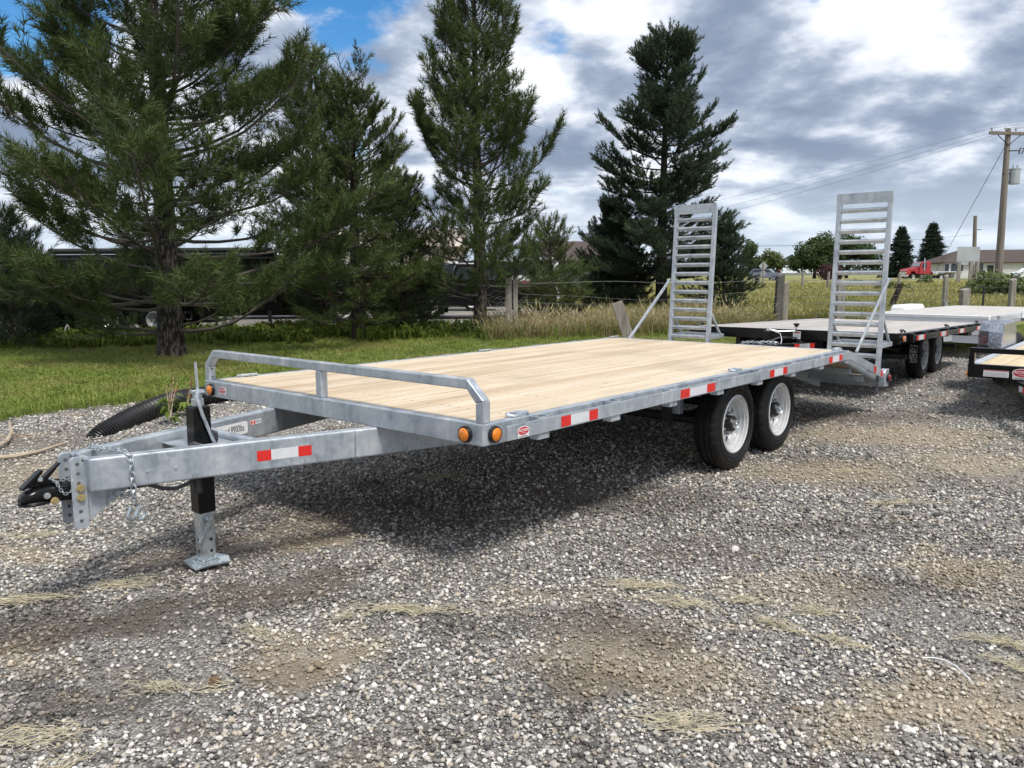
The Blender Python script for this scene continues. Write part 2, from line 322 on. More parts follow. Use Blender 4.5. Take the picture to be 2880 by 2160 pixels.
    st = b.mix(b.rng(dist, 0.25, 0.6, 0, 0.55), st, (0.05, 0.045, 0.04))
    st = b.mix(b.mth('MULTIPLY', damp_and_shade, 0.7), st, (0.055, 0.046, 0.038))
    st = b.mix(b.mth('MULTIPLY', tan, 0.85), st, b.mix(0.4, (0.52, 0.41, 0.265), st))
    st = b.mix(b.mth('MULTIPLY', soil, 0.75), st, b.mix(0.2, (0.11, 0.075, 0.048), st))
    b.set('Base Color', st); b.set('Roughness', 0.85); b.bump(b.mth('SUBTRACT', fine, dist), 0.7, 0.02)
    b = NB('pebble'); damp_and_shade, tan, soil = yard_patches(b); r = b.rand()
    col = b.ramp(r, [(0.0, (0.07, 0.068, 0.068)), (0.14, (0.17, 0.168, 0.166)), (0.38, (0.34, 0.336, 0.332)), (0.60, (0.50, 0.49, 0.475)), (0.74, (0.44, 0.38, 0.30)), (0.86, (0.66, 0.645, 0.615)), (1.0, (0.78, 0.765, 0.74))])
    col = b.mix(b.mth('MULTIPLY', damp_and_shade, 0.88), col, b.mix(1.0, col, (0.27, 0.24, 0.215), 'MULTIPLY'))
    col = b.mix(b.mth('MULTIPLY', tan, 0.9), col, b.mix(0.5, (0.56, 0.44, 0.28), col, 'MIX'))
    col = b.mix(b.mth('MULTIPLY', soil, 0.72), col, b.mix(0.25, (0.125, 0.085, 0.055), col))
    f = b.noise(b.coord('Object', rand=5.0), 1.2, 3, 0.6)
    col = b.mix(0.3, col, b.ramp(f, [(0.3, (0.5, 0.5, 0.5)), (0.7, (1, 1, 1))]), 'MULTIPLY'); col = b.mix(1.0, col, (1.0, 0.985, 0.955), 'MULTIPLY')
    b.set('Base Color', col); b.set('Roughness', b.rng(damp_and_shade, 0, 1, 0.8, 0.55)); b.set('Specular IOR Level', 0.3)
    b = NB('lawn_soil'); wv = b.coord('World', (1, 1, 0)); f = b.noise(wv, 0.5, 5, 0.6); g = b.noise(wv, 18, 5, 0.7)
    col = b.ramp(f, [(0.35, (0.13, 0.175, 0.04)), (0.62, (0.25, 0.245, 0.085))])
    col = b.mix(b.rng(g, 0.35, 0.7, 0, 0.7), col, (0.055, 0.07, 0.018))
    b.set('Base Color', col); b.set('Roughness', 0.9); b.bump(g, 0.8, 0.03)
    b = NB('field_soil'); wv = b.coord('World', (1, 1, 0)); f = b.noise(wv, 0.035, 6, 0.6); g = b.noise(b.coord('World', (1, 0.35, 0)), 3.5, 6, 0.75)
    col = b.ramp(f, [(0.35, (0.17, 0.19, 0.05)), (0.65, (0.32, 0.29, 0.11))])
    col = b.mix(b.rng(g, 0.4, 0.7, 0, 0.55), col, (0.10, 0.12, 0.03))
    b.set('Base Color', col); b.set('Roughness', 0.95); b.bump(g, 0.6, 0.1)
    simple('asphalt', (0.065, 0.065, 0.068), 0.85, 0, 0.2, 2.0)
    # tread plate
    b = NB('tread_plate'); v = b.coord('Object', (1, 1, 1)); wv1 = b.n('ShaderNodeTexWave'); b.l(v, wv1.inputs['Vector']); wv1.inputs['Scale'].default_value = 14; wv1.bands_direction = 'DIAGONAL'
    ch = b.n('ShaderNodeTexChecker'); b.l(v, ch.inputs['Vector']); ch.inputs['Scale'].default_value = 34
    b.set('Base Color', (0.42, 0.45, 0.51)); b.set('Metallic', 0.95); b.set('Roughness', 0.22); b.bump(b.mth('MULTIPLY', wv1.outputs['Fac'], ch.outputs['Fac']), 0.8, 0.01)
make_materials()
M = MATS

# ------------------------------------------------------------------ mesh helpers
class MB:
    def __init__(s): s.v = []; s.f = []; s.sm = []
    def add(s, vs, fs, smooth=False):
        n = len(s.v); s.v += [tuple(x) for x in vs]; s.f += [tuple(i+n for i in f) for f in fs]; s.sm += [smooth]*len(fs); return s
    def hexa(s, p):   # 8 points: bottom ring 0-3, top ring 4-7
        return s.add(p, [(3, 2, 1, 0), (4, 5, 6, 7), (0, 1, 5, 4), (1, 2, 6, 5), (2, 3, 7, 6), (3, 0, 4, 7)])
    def box(s, x0, x1, y0, y1, z0, z1):
        return s.hexa([(x0, y0, z0), (x1, y0, z0), (x1, y1, z0), (x0, y1, z0), (x0, y0, z1), (x1, y0, z1), (x1, y1, z1), (x0, y1, z1)])
    def beam(s, p0, p1, w, h, up=(0, 0, 1)):   # oriented box from p0 to p1 (centre line)
        p0, p1 = Vector(p0), Vector(p1); d = (p1-p0).normalized(); u = Vector(up); sd = d.cross(u).normalized(); u = sd.cross(d).normalized()
        a, b = sd*(w/2), u*(h/2)
        return s.hexa([p0-a-b, p0+a-b, p1+a-b, p1-a-b, p0-a+b, p0+a+b, p1+a+b, p1-a+b])
    def prism(s, poly, axis, a, b):  # polygon in the two other axes, extruded a..b along axis
        n = len(poly)
        def P(q, t): return {'x': (t, q[0], q[1]), 'y': (q[0], t, q[1]), 'z': (q[0], q[1], t)}[axis]
        vs = [P(q, a) for q in poly] + [P(q, b) for q in poly]
        fs = [tuple(range(n))[::-1], tuple(range(n, 2*n))] + [(i, (i+1) % n, n+(i+1) % n, n+i) for i in range(n)]
        return s.add(vs, fs)
    def tube(s, pts, r, n=6, closed=False, cap=True, smooth=True):
        pts = [Vector(p) for p in pts]; k = len(pts)
        rr = r if isinstance(r, (list, tuple)) else [r]*k
        vs = []; nrm = None
        for i, p in enumerate(pts):
            if closed: d = (pts[(i+1) % k]-pts[i-1])
            else: d = pts[min(i+1, k-1)]-pts[max(i-1, 0)]
            d = d.normalized() if d.length > 1e-9 else Vector((0, 0, 1))
            if nrm is None:
                nrm = d.cross(Vector((0, 0, 1)))
                if nrm.length < 1e-3: nrm = d.cross(Vector((1, 0, 0)))
            nrm = (nrm - d*nrm.dot(d)).normalized(); bn = d.cross(nrm)
            for j in range(n):
                a = 2*PI*j/n; vs.append(p + nrm*(math.cos(a)*rr[i]) + bn*(math.sin(a)*rr[i]))
        fs = []
        for i in range(k if closed else k-1):
            i2 = (i+1) % k
            for j in range(n):
                j2 = (j+1) % n; fs.append((i*n+j, i*n+j2, i2*n+j2, i2*n+j))
        if cap and not closed: fs += [tuple(range(n))[::-1], tuple(range((k-1)*n, k*n))]
        return s.add(vs, fs, smooth)
    def cyl(s, p0, p1, r0, r1=None, n=16, smooth=True):
        return s.tube([p0, p1], [r0, r0 if r1 is None else r1], n, smooth=smooth)
    def lathe(s, prof, n, axis='y', org=(0, 0, 0), mod=None, smooth=True, closed=False):
        vs = []; o = Vector(org); k = len(prof)
        for j in range(n):
            a = 2*PI*j/n
            for i, (r, t) in enumerate(prof):
                if mod: r = mod(i, j, r)
                c, q = math.cos(a)*r, math.sin(a)*r
                vs.append(o + Vector({'y': (c, t, q), 'z': (c, q, t), 'x': (t, c, q)}[axis]))
        fs = []
        for j in range(n):
            j2 = (j+1) % n
            for i in range(k if closed else k-1):
                i2 = (i+1) % k; fs.append((j*k+i, j2*k+i, j2*k+i2, j*k+i2))
        return s.add(vs, fs, smooth)
    def disc(s, c, nrm, r, n=20, r2=None, up=(0, 0, 1), squash=1.0):
        nrm = Vector(nrm).normalized(); a = Vector(up).cross(nrm).normalized(); b = nrm.cross(a); c = Vector(c)
        vs = [c + a*(math.cos(2*PI*i/n)*r) + b*(math.sin(2*PI*i/n)*r*squash) for i in range(n)]
        return s.add(vs, [tuple(range(n))])
    def mesh(s, name):
        me = bpy.data.meshes.new(name); me.from_pydata(s.v, [], s.f)
        me.polygons.foreach_set('use_smooth', s.sm)
        if any(s.sm): me.set_sharp_from_angle(angle=R(38))
        me.update(); return me
    def build(s, name, mat, parent=None, bevel=0.0, loc=None, seg=2):
        return put(s.mesh(name), name, mat, parent, bevel, loc, seg)
def put(me, name, mat, parent=None, bevel=0.0, loc=None, seg=2):
    if isinstance(mat, str): mat = M[mat]
    if not me.materials: me.materials.append(mat)
    o = bpy.data.objects.new(name, me); COL.objects.link(o)
    if parent: o.parent = parent
    if loc: o.location = loc
    if bevel:
        b = o.modifiers.new('bevel', 'BEVEL'); b.width = bevel; b.segments = seg; b.limit_method = 'ANGLE'; b.angle_limit = R(40)
    return o
def thing(name, label, cat, loc=(0, 0, 0), rotz=0.0, group=None, roty=0.0):
    o = bpy.data.objects.new(name, None); COL.objects.link(o); o.empty_display_size = 0.2
    o.location = loc; o.rotation_euler = (0, roty, rotz); tag(o, label, cat, group); return o
def part(name, parent, loc=(0, 0, 0)):
    o = bpy.data.objects.new(name, None); COL.objects.link(o); o.parent = parent; o.location = loc; o.empty_display_size = 0.1; return o
def tag(o, label=None, cat=None, group=None, kind=None):
    if label: o['label'] = label
    if cat: o['category'] = cat
    if group: o['group'] = group
    if kind: o['kind'] = kind
    return o
FONT = {}
def text_mesh(txt, size, bold=0.0):
    k = (txt, size, bold)
    if k in FONT: return FONT[k]
    cu = bpy.data.curves.new('t', 'FONT'); cu.body = txt; cu.size = size; cu.align_x = 'CENTER'; cu.align_y = 'CENTER'; cu.offset = bold; cu.resolution_u = 3
    o = bpy.data.objects.new('t', cu); COL.objects.link(o)
    dg = bpy.context.evaluated_depsgraph_get(); me = bpy.data.meshes.new_from_object(o.evaluated_get(dg))
    bpy.data.objects.remove(o); bpy.data.curves.remove(cu); FONT[k] = me; return me
def place_flat(o, c, right, up, parent=None):   # put an XY-plane object at c with its X along right and Y along up
    right = Vector(right).normalized(); up = Vector(up).normalized(); n = right.cross(up)
    m = Matrix(((right.x, up.x, n.x, c[0]), (right.y, up.y, n.y, c[1]), (right.z, up.z, n.z, c[2]), (0, 0, 0, 1)))
    if parent: o.parent = parent
    o.matrix_local = m; return o
def text(txt, size, c, right, up, mat, parent, name='lettering', bold=0.0):
    o = put(text_mesh(txt, size, bold).copy(), name, mat); return place_flat(o, c, right, up, parent)
def oval(w, h, n=28):
    return [(math.cos(2*PI*i/n)*w/2, math.sin(2*PI*i/n)*h/2) for i in range(n)]
def maker_badge(parent, c, right, up, wdt):
    """red oval badge with white rim, word and a strip below"""
    h = wdt*0.52; nrm = Vector(right).normalized().cross(Vector(up).normalized())
    b = MB(); b.prism(oval(wdt, h), 'z', 0, 0.0012); b.prism([(-wdt*.46, -h*.72), (wdt*.46, -h*.72), (wdt*.46, -h*.2), (-wdt*.46, -h*.2)], 'z', 0, 0.0009)
    o = place_flat(b.build('maker_badge', 'decal_white'), c, right, up, parent)
    c2 = Vector(c)+nrm*0.0018
    b = MB(); b.prism(oval(wdt*.9, h*.86), 'z', 0, 0.0006); r_ = b.build('badge_field', 'decal_red'); r_.parent = o; r_.location = (0, 0, .0014)
    t = put(text_mesh('ACTION', wdt*.2, wdt*.006).copy(), 'lettering', 'decal_white'); t.parent = o; t.location = (0, h*.07, .0028)
    t = put(text_mesh('TRAILERS', wdt*.085).copy(), 'lettering', 'decal_white'); t.parent = o; t.location = (0, -h*.22, .0028)
    b = MB(); b.prism([(-wdt*.4, -h*.66), (wdt*.4, -h*.66), (wdt*.4, -h*.52), (-wdt*.4, -h*.52)], 'z', 0.0013, 0.0018); q = b.build('number_strip', 'ink_grey'); q.parent = o
    return o
def chain(b, pts, ln=0.034, r=0.0035, roll0=0.0):
    """links along a polyline into MB b"""
    pts = [Vector(p) for p in pts]; seg = []; tot = 0
    for a, c in zip(pts, pts[1:]): seg.append((tot, a, c)); tot += (c-a).length
    step = ln*0.72; n = int(tot/step)
    def at(t):
        for t0, a, c in reversed(seg):
            if t >= t0: return a+(c-a)*min(1, (t-t0)/max(1e-6, (c-a).length))
        return pts[0]
    for i in range(n):
        p, q = at(i*step), at((i+1)*step); d = (q-p).normalized() if (q-p).length > 1e-6 else Vector((0, 0, -1)); c = (p+q)/2
        s1 = d.cross(Vector((0.3, 0.2, 1))).normalized(); s2 = d.cross(s1)
        sd = s1 if i % 2 else s2
        hw = ln*0.30; hl = ln/2
        ring = [c + d*(math.cos(a)*hl) + sd*(math.sin(a)*hw) for a in [2*PI*j/10 for j in range(10)]]
        b.tube(ring, r, 5, closed=True)
def arc(c, a0, a1, r, n, e1, e2):
    e1, e2, c = Vector(e1), Vector(e2), Vector(c)
    return [c + e1*(r*math.cos(a0+(a1-a0)*i/n)) + e2*(r*math.sin(a0+(a1-a0)*i/n)) for i in range(n+1)]
def hexbolt(b, c, nrm, r, h):
    c = Vector(c); nrm = Vector(nrm).normalized(); b.cyl(c, c+nrm*h*.3, r*1.35, n=14); b.cyl(c+nrm*h*.3, c+nrm*h, r, n=6, smooth=False)

# ------------------------------------------------------------------ wheel (axis = local y, outer side = -y)
WH = {}
def wheel_meshes(Rt=0.35, wd=0.195, rr=0.220):
    k = (Rt, wd, rr)
    if k in WH: return WH[k]
    t = MB(); h = wd/2; e = Rt
    prof = [(rr-.004, -h*.70), (rr+.012, -h*.86), (rr+.05, -h*1.0), (e-.075, -h*1.02), (e-.045, -h*.97), (e-.026, -h*.90), (e-.010, -h*.80), (e-.002, -h*.62), (e, -h*.50), (e-.009, -h*.47), (e-.009, -h*.40), (e+.001, -h*.37), (e+.002, -h*.12), (e-.008, -h*.09), (e-.008, h*.0), (e+.002, h*.03), (e+.001, h*.35), (e-.008, h*.38), (e-.008, h*.46), (e, h*.5), (e-.004, h*.66), (e-.02, h*.86), (e-.045, h*.97), (e-.075, h*1.02), (rr+.05, h), (rr-.004, h*.7)]
    def mod(i, j, r):
        if i in (5, 6, 7, 8) and j % 3 == 0: return r-.0075
        if i in (11, 12) and (j+1) % 4 == 0: return r-.006
        if i in (15, 16) and (j+2) % 4 == 0: return r-.006
        return r
    t.lathe(prof, 96, 'y', mod=mod)
    # raised rings on the sidewall
    for q in (e-.066, rr+.035): t.lathe([(q-.002, -h*1.0), (q, -h*1.045), (q+.002, -h*1.0)], 64, 'y')
    rim = MB()
    rim.lathe([(rr-.002, -h*.70), (rr+.004, -h*.90), (rr-.006, -h*.95), (rr-.014, -h*.88), (rr-.016, -h*.72), (rr-.029, -h*.68), (rr-.031, -h*.46), (rr-.046, -h*.42), (rr-.049, -h*.12), (rr-.060, -h*.05)], 64, 'y')
    rim.lathe([(rr-.02, -h*.6), (rr-.02, h*.85)], 40, 'y')
    ro, ri, hr, hc, ns = rr-.060, .066, .0225, .0, 8
    rc = (ro+ri)/2+.008; y0 = -h*.05; nb = 20
    for sct in range(ns):
        a0 = 2*PI*sct/ns; a1 = 2*PI*(sct+1)/ns; am = (a0+a1)/2; cx, cz = rc*math.cos(am), rc*math.sin(am)
        bd = []
        for i in range(6): a = a0+(a1-a0)*i/5; bd.append((ro*math.cos(a), ro*math.sin(a)))
        for i in range(1, 5): rad = ro+(ri-ro)*i/5; bd.append((rad*math.cos(a1), rad*math.sin(a1)))
        for i in range(6): a = a1+(a0-a1)*i/5; bd.append((ri*math.cos(a), ri*math.sin(a)))
        for i in range(1, 5): rad = ri+(ro-ri)*i/5; bd.append((rad*math.cos(a0), rad*math.sin(a0)))
        k2 = len(bd); hp = []
        for (x, z) in bd:
            an = math.atan2(z-cz, x-cx); hp.append((cx+hr*math.cos(an), cz+hr*math.sin(an)))
        def dish(x, z): rad = math.hypot(x, z); tt = (ro-rad)/(ro-ri); return y0 - .012*math.sin(PI*min(1, max(0, tt)))
        vs = [(x, dish(x, z), z) for x, z in bd]+[(x, dish(x, z), z) for x, z in hp]+[(x, dish(x, z)+.012, z) for x, z in hp]
        fs = [(i, (i+1) % k2, k2+(i+1) % k2, k2+i) for i in range(k2)]+[(k2+i, k2+(i+1) % k2, 2*k2+(i+1) % k2, 2*k2+i) for i in range(k2)]
        rim.add(vs, fs, True)
    nuts = MB()
    for i in range(6):
        a = 2*PI*(i+.5)/6; hexbolt(nuts, (.082*math.cos(a), y0-.008, .082*math.sin(a)), (0, -1, 0), .011, .028)
    hub = MB(); hub.lathe([(.0, y0-.066), (.056, y0-.066), (.062, y0-.058), (.064, y0+.02), (.075, y0+.03), (.0, y0+.03)], 28, 'y')
    cap = MB(); cap.lathe([(.0, y0-.092), (.012, y0-.092), (.014, y0-.088), (.026, y0-.088), (.030, y0-.098), (.033, y0-.096), (.034, y0-.055)], 28, 'y')
    drum = MB(); drum.lathe([(0, h*.02), (.15, h*.02), (.15, h*.9), (0, h*.9)], 28, 'y')
    WH[k] = tuple(x.mesh(n) for x, n in ((t, 'tyre'), (rim, 'rim'), (nuts, 'wheel_nuts'), (hub, 'hub'), (cap, 'hub_cap'), (drum, 'brake_drum')))
    return WH[k]
def add_wheel(parent, loc, far=False, size=(0.35, 0.195, 0.220), rot=0.0, full=True):
    wp = part('wheel', parent, loc)
    wp.rotation_euler = (0, rot, PI if far else 0)
    ms = wheel_meshes(*size)
    for me, n, mt in zip(ms, ('tyre', 'rim', 'wheel_nuts', 'hub', 'hub_cap', 'brake_drum'), ('rubber', 'rim_silver', 'zinc', 'black_satin', 'zinc', 'black_underside')):
        if not full and n in ('wheel_nuts', 'brake_drum'): continue
        put(me, n, mt, wp)
    return wp
def tape(parent, x0, x1, y, z0, z1, cols='rwr', split=(0.25, 0.75), face=-1, name='reflective_tape'):
    """conspicuity strip on a face y=const"""
    edges = [0]+list(split)+[1]; t = 0.0012
    for i, cc in enumerate(cols):
        a, b_ = x0+(x1-x0)*edges[i], x0+(x1-x0)*edges[i+1]
        b = MB(); b.box(a, b_, min(y, y+face*t), max(y, y+face*t), z0, z1); o = b.build(name, 'tape_red' if cc == 'r' else 'tape_white', parent)
def marker_light(parent, c, nrm, r, lens='amber'):
    nrm = Vector(nrm).normalized(); c = Vector(c)
    axis = 'x' if abs(nrm.x) > .7 else 'y'; s = nrm.x if axis == 'x' else nrm.y
    g = MB(); g.lathe([(r*.70, .0), (r, 0), (r, .012*s), (r*.93, .020*s), (r*.80, .020*s), (r*.76, .010*s)], 28, axis, c); o = g.build('marker_light', 'black_satin', parent)
    l = MB(); l.lathe([(r*.80, .010*s), (r*.78, .022*s), (r*.60, .028*s), (r*.2, .030*s), (0.0005, .030*s)], 28, axis, c); l.build('lens', lens, o)
    return o

# ------------------------------------------------------------------ galvanised deck-over trailer
TX, TY, YAW, TILT = -0.1398, 3.5768, 0.8574, 0.0051
W, ZT, LD = 2.5735, 0.788, 4.97
FZ = ZT-0.107           # underside of the deck frame / top of tongue
def main_trailer():
    T = thing('flatbed_trailer', 'galvanised flatbed trailer with pale wood deck and two upright ladder ramps', 'trailer', (TX, TY, 0), YAW, roty=TILT)
    G = 'galvanised'; HW = W/2
    # ---- deck frame
    MB().box(0, .06, 0, W, FZ, ZT).build('front_beam', G, T, .006)
    for y0, y1 in ((0, .05), (W-.05, W)): MB().box(.0605, LD, y0, y1, FZ, ZT-.002).build('side_rail', G, T, .004)
    MB().box(LD-.05, LD+.004, .0505, W-.0505, FZ, ZT-.003).build('rear_beam', G, T, .003)
    for i in range(8): x = .5+i*.56; MB().box(x, x+.04, .051, W-.051, FZ+.005, ZT-.049).build('cross_member', G, T)
    # ---- planks
    n = 17; pw = (W-.104)/n
    pm = MB().box(.0625, LD-.052, -pw/2+.0032, pw/2-.0032, ZT-.046, ZT-.004).mesh('plank')
    rg = random.Random(4)
    for i in range(n):
        o = put(pm, 'plank', 'deck_wood', T, .003, (0, .052+pw*(i+.5), rg.uniform(-.0015, .0015)), 1)
    scr = MB()
    for i in range(n):
        for x in [.30+.56*k for k in range(9)]:
            for q in (-.035, .035): scr.disc((x+rg.uniform(-.006, .006), .052+pw*(i+.5)+q+rg.uniform(-.008, .008), ZT-.0018), (0, 0, 1), .0052, 7, up=(1, 0, 0))
    tag(scr.build('deck_screws', 'ink', T), None, None, None, 'stuff')
    # ---- rub rails with stake pockets
    px = [.384+.6475*i for i in range(8)]
    for side in (0, 1):
        yo = -.066 if side == 0 else W+.058
        b = MB(); b.box(.10 if side == 0 else .10, LD, yo, yo+.008, ZT-.086, ZT-.014); rr = b.build('rub_rail', G, T, .002)
        b = MB(); b.prism([(LD, ZT-.086), (LD, ZT-.014), (LD+.03, ZT-.016), (6.13, .482), (6.13, .395), (LD+.02, ZT-.09)], 'y', yo, yo+.008); b.build('dovetail_edge', G, T, .002)
        for x in px:
            ya, yb = (yo+.0085, -.001) if side == 0 else (W+.001, yo-.0005)
            b = MB(); a = .045
            b.box(x-a, x-a+.007, ya, yb, FZ-.012, ZT-.004); b.box(x+a-.007, x+a, ya, yb, FZ-.012, ZT-.004)
            yy = (ya, ya+.006) if side == 0 else (yb-.006, yb)
            b.box(x-a+.0072, x+a-.0072, yy[0], yy[1], FZ-.012, ZT-.006)
            b.build('stake_pocket', G, T, .0015)
    # ---- tie-down rings lying on the frame
    for x in (.30, 2.75, 5.0):
        for y, s in ((.034, 1), (W-.034, -1)):
            b = MB(); z = ZT+.006
            if x > 4.9: x = 4.93
            loop = [(x-.055, y-.012*s, z), (x-.075, y+.008*s, z+.004), (x-.062, y+.026*s, z+.006), (x-.03, y+.030*s, z+.006), (x+.03, y+.028*s, z+.006), (x+.062, y+.022*s, z+.004), (x+.07, y+.004*s, z), (x+.05, y-.014*s, z)]
            b.tube(loop, .0085, 8, closed=True); b.box(x-.028, x+.028, y-.024, y-.002, ZT-.001, ZT+.017)
            b.build('tie_down_ring', G, T)
    # ---- front guard rail
    zt2 = ZT+.206; a = .05
    MB().box(.006, .006+a, .110, W-.110, zt2-a, zt2).build('guard_rail', G, T, .006)
    for s in (0, 1):
        Y = (lambda y: y) if s == 0 else (lambda y: W-y)
        b = MB(); P = [(.110, zt2), (.110, zt2-a), (.052, zt2-.112), (.002, zt2-.098)]
        b.prism([(Y(p[0]), p[1]) for p in P], 'x', .0062, .0058+a); b.build('guard_corner', G, T, .005)
        y0, y1 = sorted((Y(.002), Y(.052)))
        b = MB(); b.prism([(Y(.0022), zt2-.0995), (Y(.0518), zt2-.1135), (Y(.0518), ZT), (Y(.0022), ZT)], 'x', .0065, .0055+a); b.build('guard_post', G, T, .004)
        # bolt hole
        b = MB(); b.disc((.031, Y(.0525), ZT+.02), (0, 1 if s == 0 else -1, 0), .006, 10); b.disc((.031, Y(.0525), zt2-.13), (0, 1 if s == 0 else -1, 0), .006, 10); b.build('bolt_hole', 'ink', T)
    MB().box(.0065, .0055+a, HW-.025, HW+.025, ZT, zt2-a-.0005).build('guard_post', G, T, .005)
    # ---- lights and badges
    marker_light(T, (0, .107, .731), (-1, 0, 0), .041)
    marker_light(T, (.075, 0, .733), (0, -1, 0), .041)
    marker_light(T, (0, W-.092, .728), (-1, 0, 0), .041)
    maker_badge(T, (.213, -.0672, .737), (1, 0, 0), (0, 0, 1), .088)
    maker_badge(T, (-.0008, W-.232, .735), (0, -1, 0), (0, 0, 1), .085)
    yt = -.0665
    for x0, x1 in ((.515, .84), (1.75, 2.22), (3.125, 3.46), (4.41, 4.75)): tape(T, x0, x1, yt, .709, .764)
    # tape on the dovetail slope
    sl = (.395-(ZT-.09))/(6.13-(LD+.02))
    for xa, cc in ((5.74, 'r'), (5.97, 'r')):
        z = ZT-.016+(.482-(ZT-.016))*(xa-LD-.03)/(6.13-LD-.03)
        b = MB(); dz = -.32*.06
        b.hexa([(xa, yt-.0012, z-.074), (xa+.07, yt-.0012, z-.074+dz), (xa+.07, yt, z-.074+dz), (xa, yt, z-.074), (xa, yt-.0012, z-.01), (xa+.07, yt-.0012, z-.01+dz), (xa+.07, yt, z-.01+dz), (xa, yt, z-.01)])
        b.build('reflective_tape', 'tape_red', T)
    # ---- tongue: two box beams running back under the deck
    sl = -(1.162-.766)/1.296
    for s in (0, 1):
        Y = (lambda y: y) if s == 0 else (lambda y: W-y)
        x0, x1 = -1.291, .95; ya, yb = 1.162, 1.162+sl*(x1-x0); wd = .07
        b = MB(); poly = [(x0, Y(ya)), (x1, Y(yb)), (x1, Y(yb+wd)), (x0+.0, Y(min(ya+wd, HW-.002)))]
        if s: poly = poly[::-1]
        b.prism(poly, 'z', FZ-.152, FZ-.0005); b.build('tongue_beam', G, T, .010, seg=3)
        # gusset below the nose
        b = MB(); yy = sorted((Y(1.205), Y(1.215))); b.prism([(-1.285, FZ-.153), (-1.085, FZ-.153), (-1.285, FZ-.285)], 'y', *yy); b.build('gusset', G, T)
    def tb(x, off=-.0012): # point on near tongue outer face
        return 1.162+sl*(x+1.291)+off
    # tape on near tongue (outer face, slanted in plan)
    for a_, b_, mt in ((-.60, -.534, 'tape_red'), (-.534, -.405, 'tape_white'), (-.405, -.34, 'tape_red')):
        z0, z1 = FZ-.104, FZ-.052; b = MB()
        b.hexa([(a_, tb(a_), z0), (b_, tb(b_), z0), (b_, tb(b_, .001), z0), (a_, tb(a_, .001), z0), (a_, tb(a_), z1), (b_, tb(b_), z1), (b_, tb(b_, .001), z1), (a_, tb(a_, .001), z1)]); b.build('reflective_tape', mt, T)
    for x in (-1.07, -.955):
        b = MB(); y = tb(x, 0); hexbolt(b, (x, y, FZ-.086), (-.29, -.956, 0), .006, .005); b.build('rivet', G, T)
    # load sticker on the inner face of the far tongue beam, flag sticker beside it
    d = Vector((1.296, .396, 0)).normalized(); nrm = Vector((d.y, -d.x, 0))
    def far_in(x): return W-(1.162+sl*(x+1.291)+.07)
    c = Vector((-.412, far_in(-.412), FZ-.072))+nrm*.001
    b = MB(); b.prism([(-.185, -.036), (.185, -.036), (.195, -.026), (.195, .026), (.185, .036), (-.185, .036), (-.195, .026), (-.195, -.026)], 'z', 0, .001); o = place_flat(b.build('load_sticker', 'decal_white'), c, d, (0, 0, 1), T)
    t = put(text_mesh('Max. Load 8900lbs', .056, .0006).copy(), 'lettering', 'ink'); t.parent = o; t.location = (.035, 0, .0014); t.scale = (.62, 1, 1)
    c = Vector((-.160, far_in(-.160), FZ-.055))+nrm*.001
    b = MB(); b.box(-.045, .045, -.014, .014, 0, .001); o = place_flat(b.build('flag_sticker', 'decal_white'), c, d, (0, 0, 1), T)
    b = MB(); b.box(-.043, -.033, -.0125, .0125, .001, .0016); b.box(-.015, -.005, -.0125, .0125, .001, .0016)
    b.prism([(-.024, -.009), (-.0225, -.004), (-.017, -.004), (-.0195, .001), (-.021, .005), (-.024, .010), (-.027, .005), (-.0285, .001), (-.031, -.004), (-.0255, -.004)], 'z', .001, .0016); q = b.build('flag', 'tape_red'); q.parent = o
    b = MB(); [b.box(.0, .04, z, z+.003, .001, .0016) for z in (-.006, .001, .006)]; q = b.build('small_print', 'ink_grey'); q.parent = o
    # ---- jack
    jx = -.715
    J = MB().box(jx-.045, jx+.045, HW-.045, HW+.045, .287, .833).build('jack', 'black_paint', T, .008)
    b = MB(); b.box(jx-.036, jx+.036, HW-.036, HW+.036, .034, .30); b.build('inner_leg', 'zinc', J, .005)
    b = MB()
    for z in (.085, .145): b.disc((jx-.0363, HW, z), (-1, 0, 0), .009, 12); b.disc((jx+.012, HW-.0363, z), (0, -1, 0), .009, 12)
    b.build('pin_hole', 'ink', J)
    b = MB(); rg2 = [(-.098, -.078), (-.046, -.098), (.078, -.094), (.098, -.046), (.094, .078), (.046, .098), (-.078, .094), (-.098, .046)]
    vs = [(jx+p[0], HW+p[1], .020+(.018 if i % 2 else .004)) for i, p in enumerate(rg2)]
    vi = [(jx+p[0]*.62, HW+p[1]*.62, .012) for p in rg2]
    vs2 = [(x, y, z-.007) for x, y, z in vs]; vi2 = [(x, y, z-.007) for x, y, z in vi]
    b.add(vs+vi+vs2+vi2, [(i, (i+1) % 8, 8+(i+1) % 8, 8+i) for i in range(8)]+[tuple(range(8, 16))]+[(i, (i+1) % 8, 16+(i+1) % 8, 16+i)[::-1] for i in range(8)]+[(16+i, 16+(i+1) % 8, 24+(i+1) % 8, 24+i)[::-1] for i in range(8)]+[tuple(range(24, 32))[::-1]])
    b.box(jx-.05, jx+.05, HW-.05, HW+.05, .012, .033); b.build('foot_plate', 'zinc', J)
    b = MB(); b.cyl((jx, HW-.06, .255), (jx, HW+.06, .255), .012, n=12); b.cyl((jx, HW-.068, .255), (jx, HW-.055, .255), .018, n=12)
    chain(b, [(jx, HW-.06, .25), (jx-.03, HW-.052, .19), (jx-.055, HW-.05, .15), (jx-.052, HW-.045, .17), (jx-.045, HW-.04, .22)], .018, .0016); b.build('locking_pin', 'zinc', J)
    b = MB(); b.cyl((jx, HW, .833), (jx, HW, .872), .030, n=18); b.cyl((jx, HW, .872), (jx, HW, .905), .022, n=18); b.box(jx-.03, jx+.034, HW-.014, HW+.014, .898, .915); b.build('jack_head', 'zinc', J, .003)
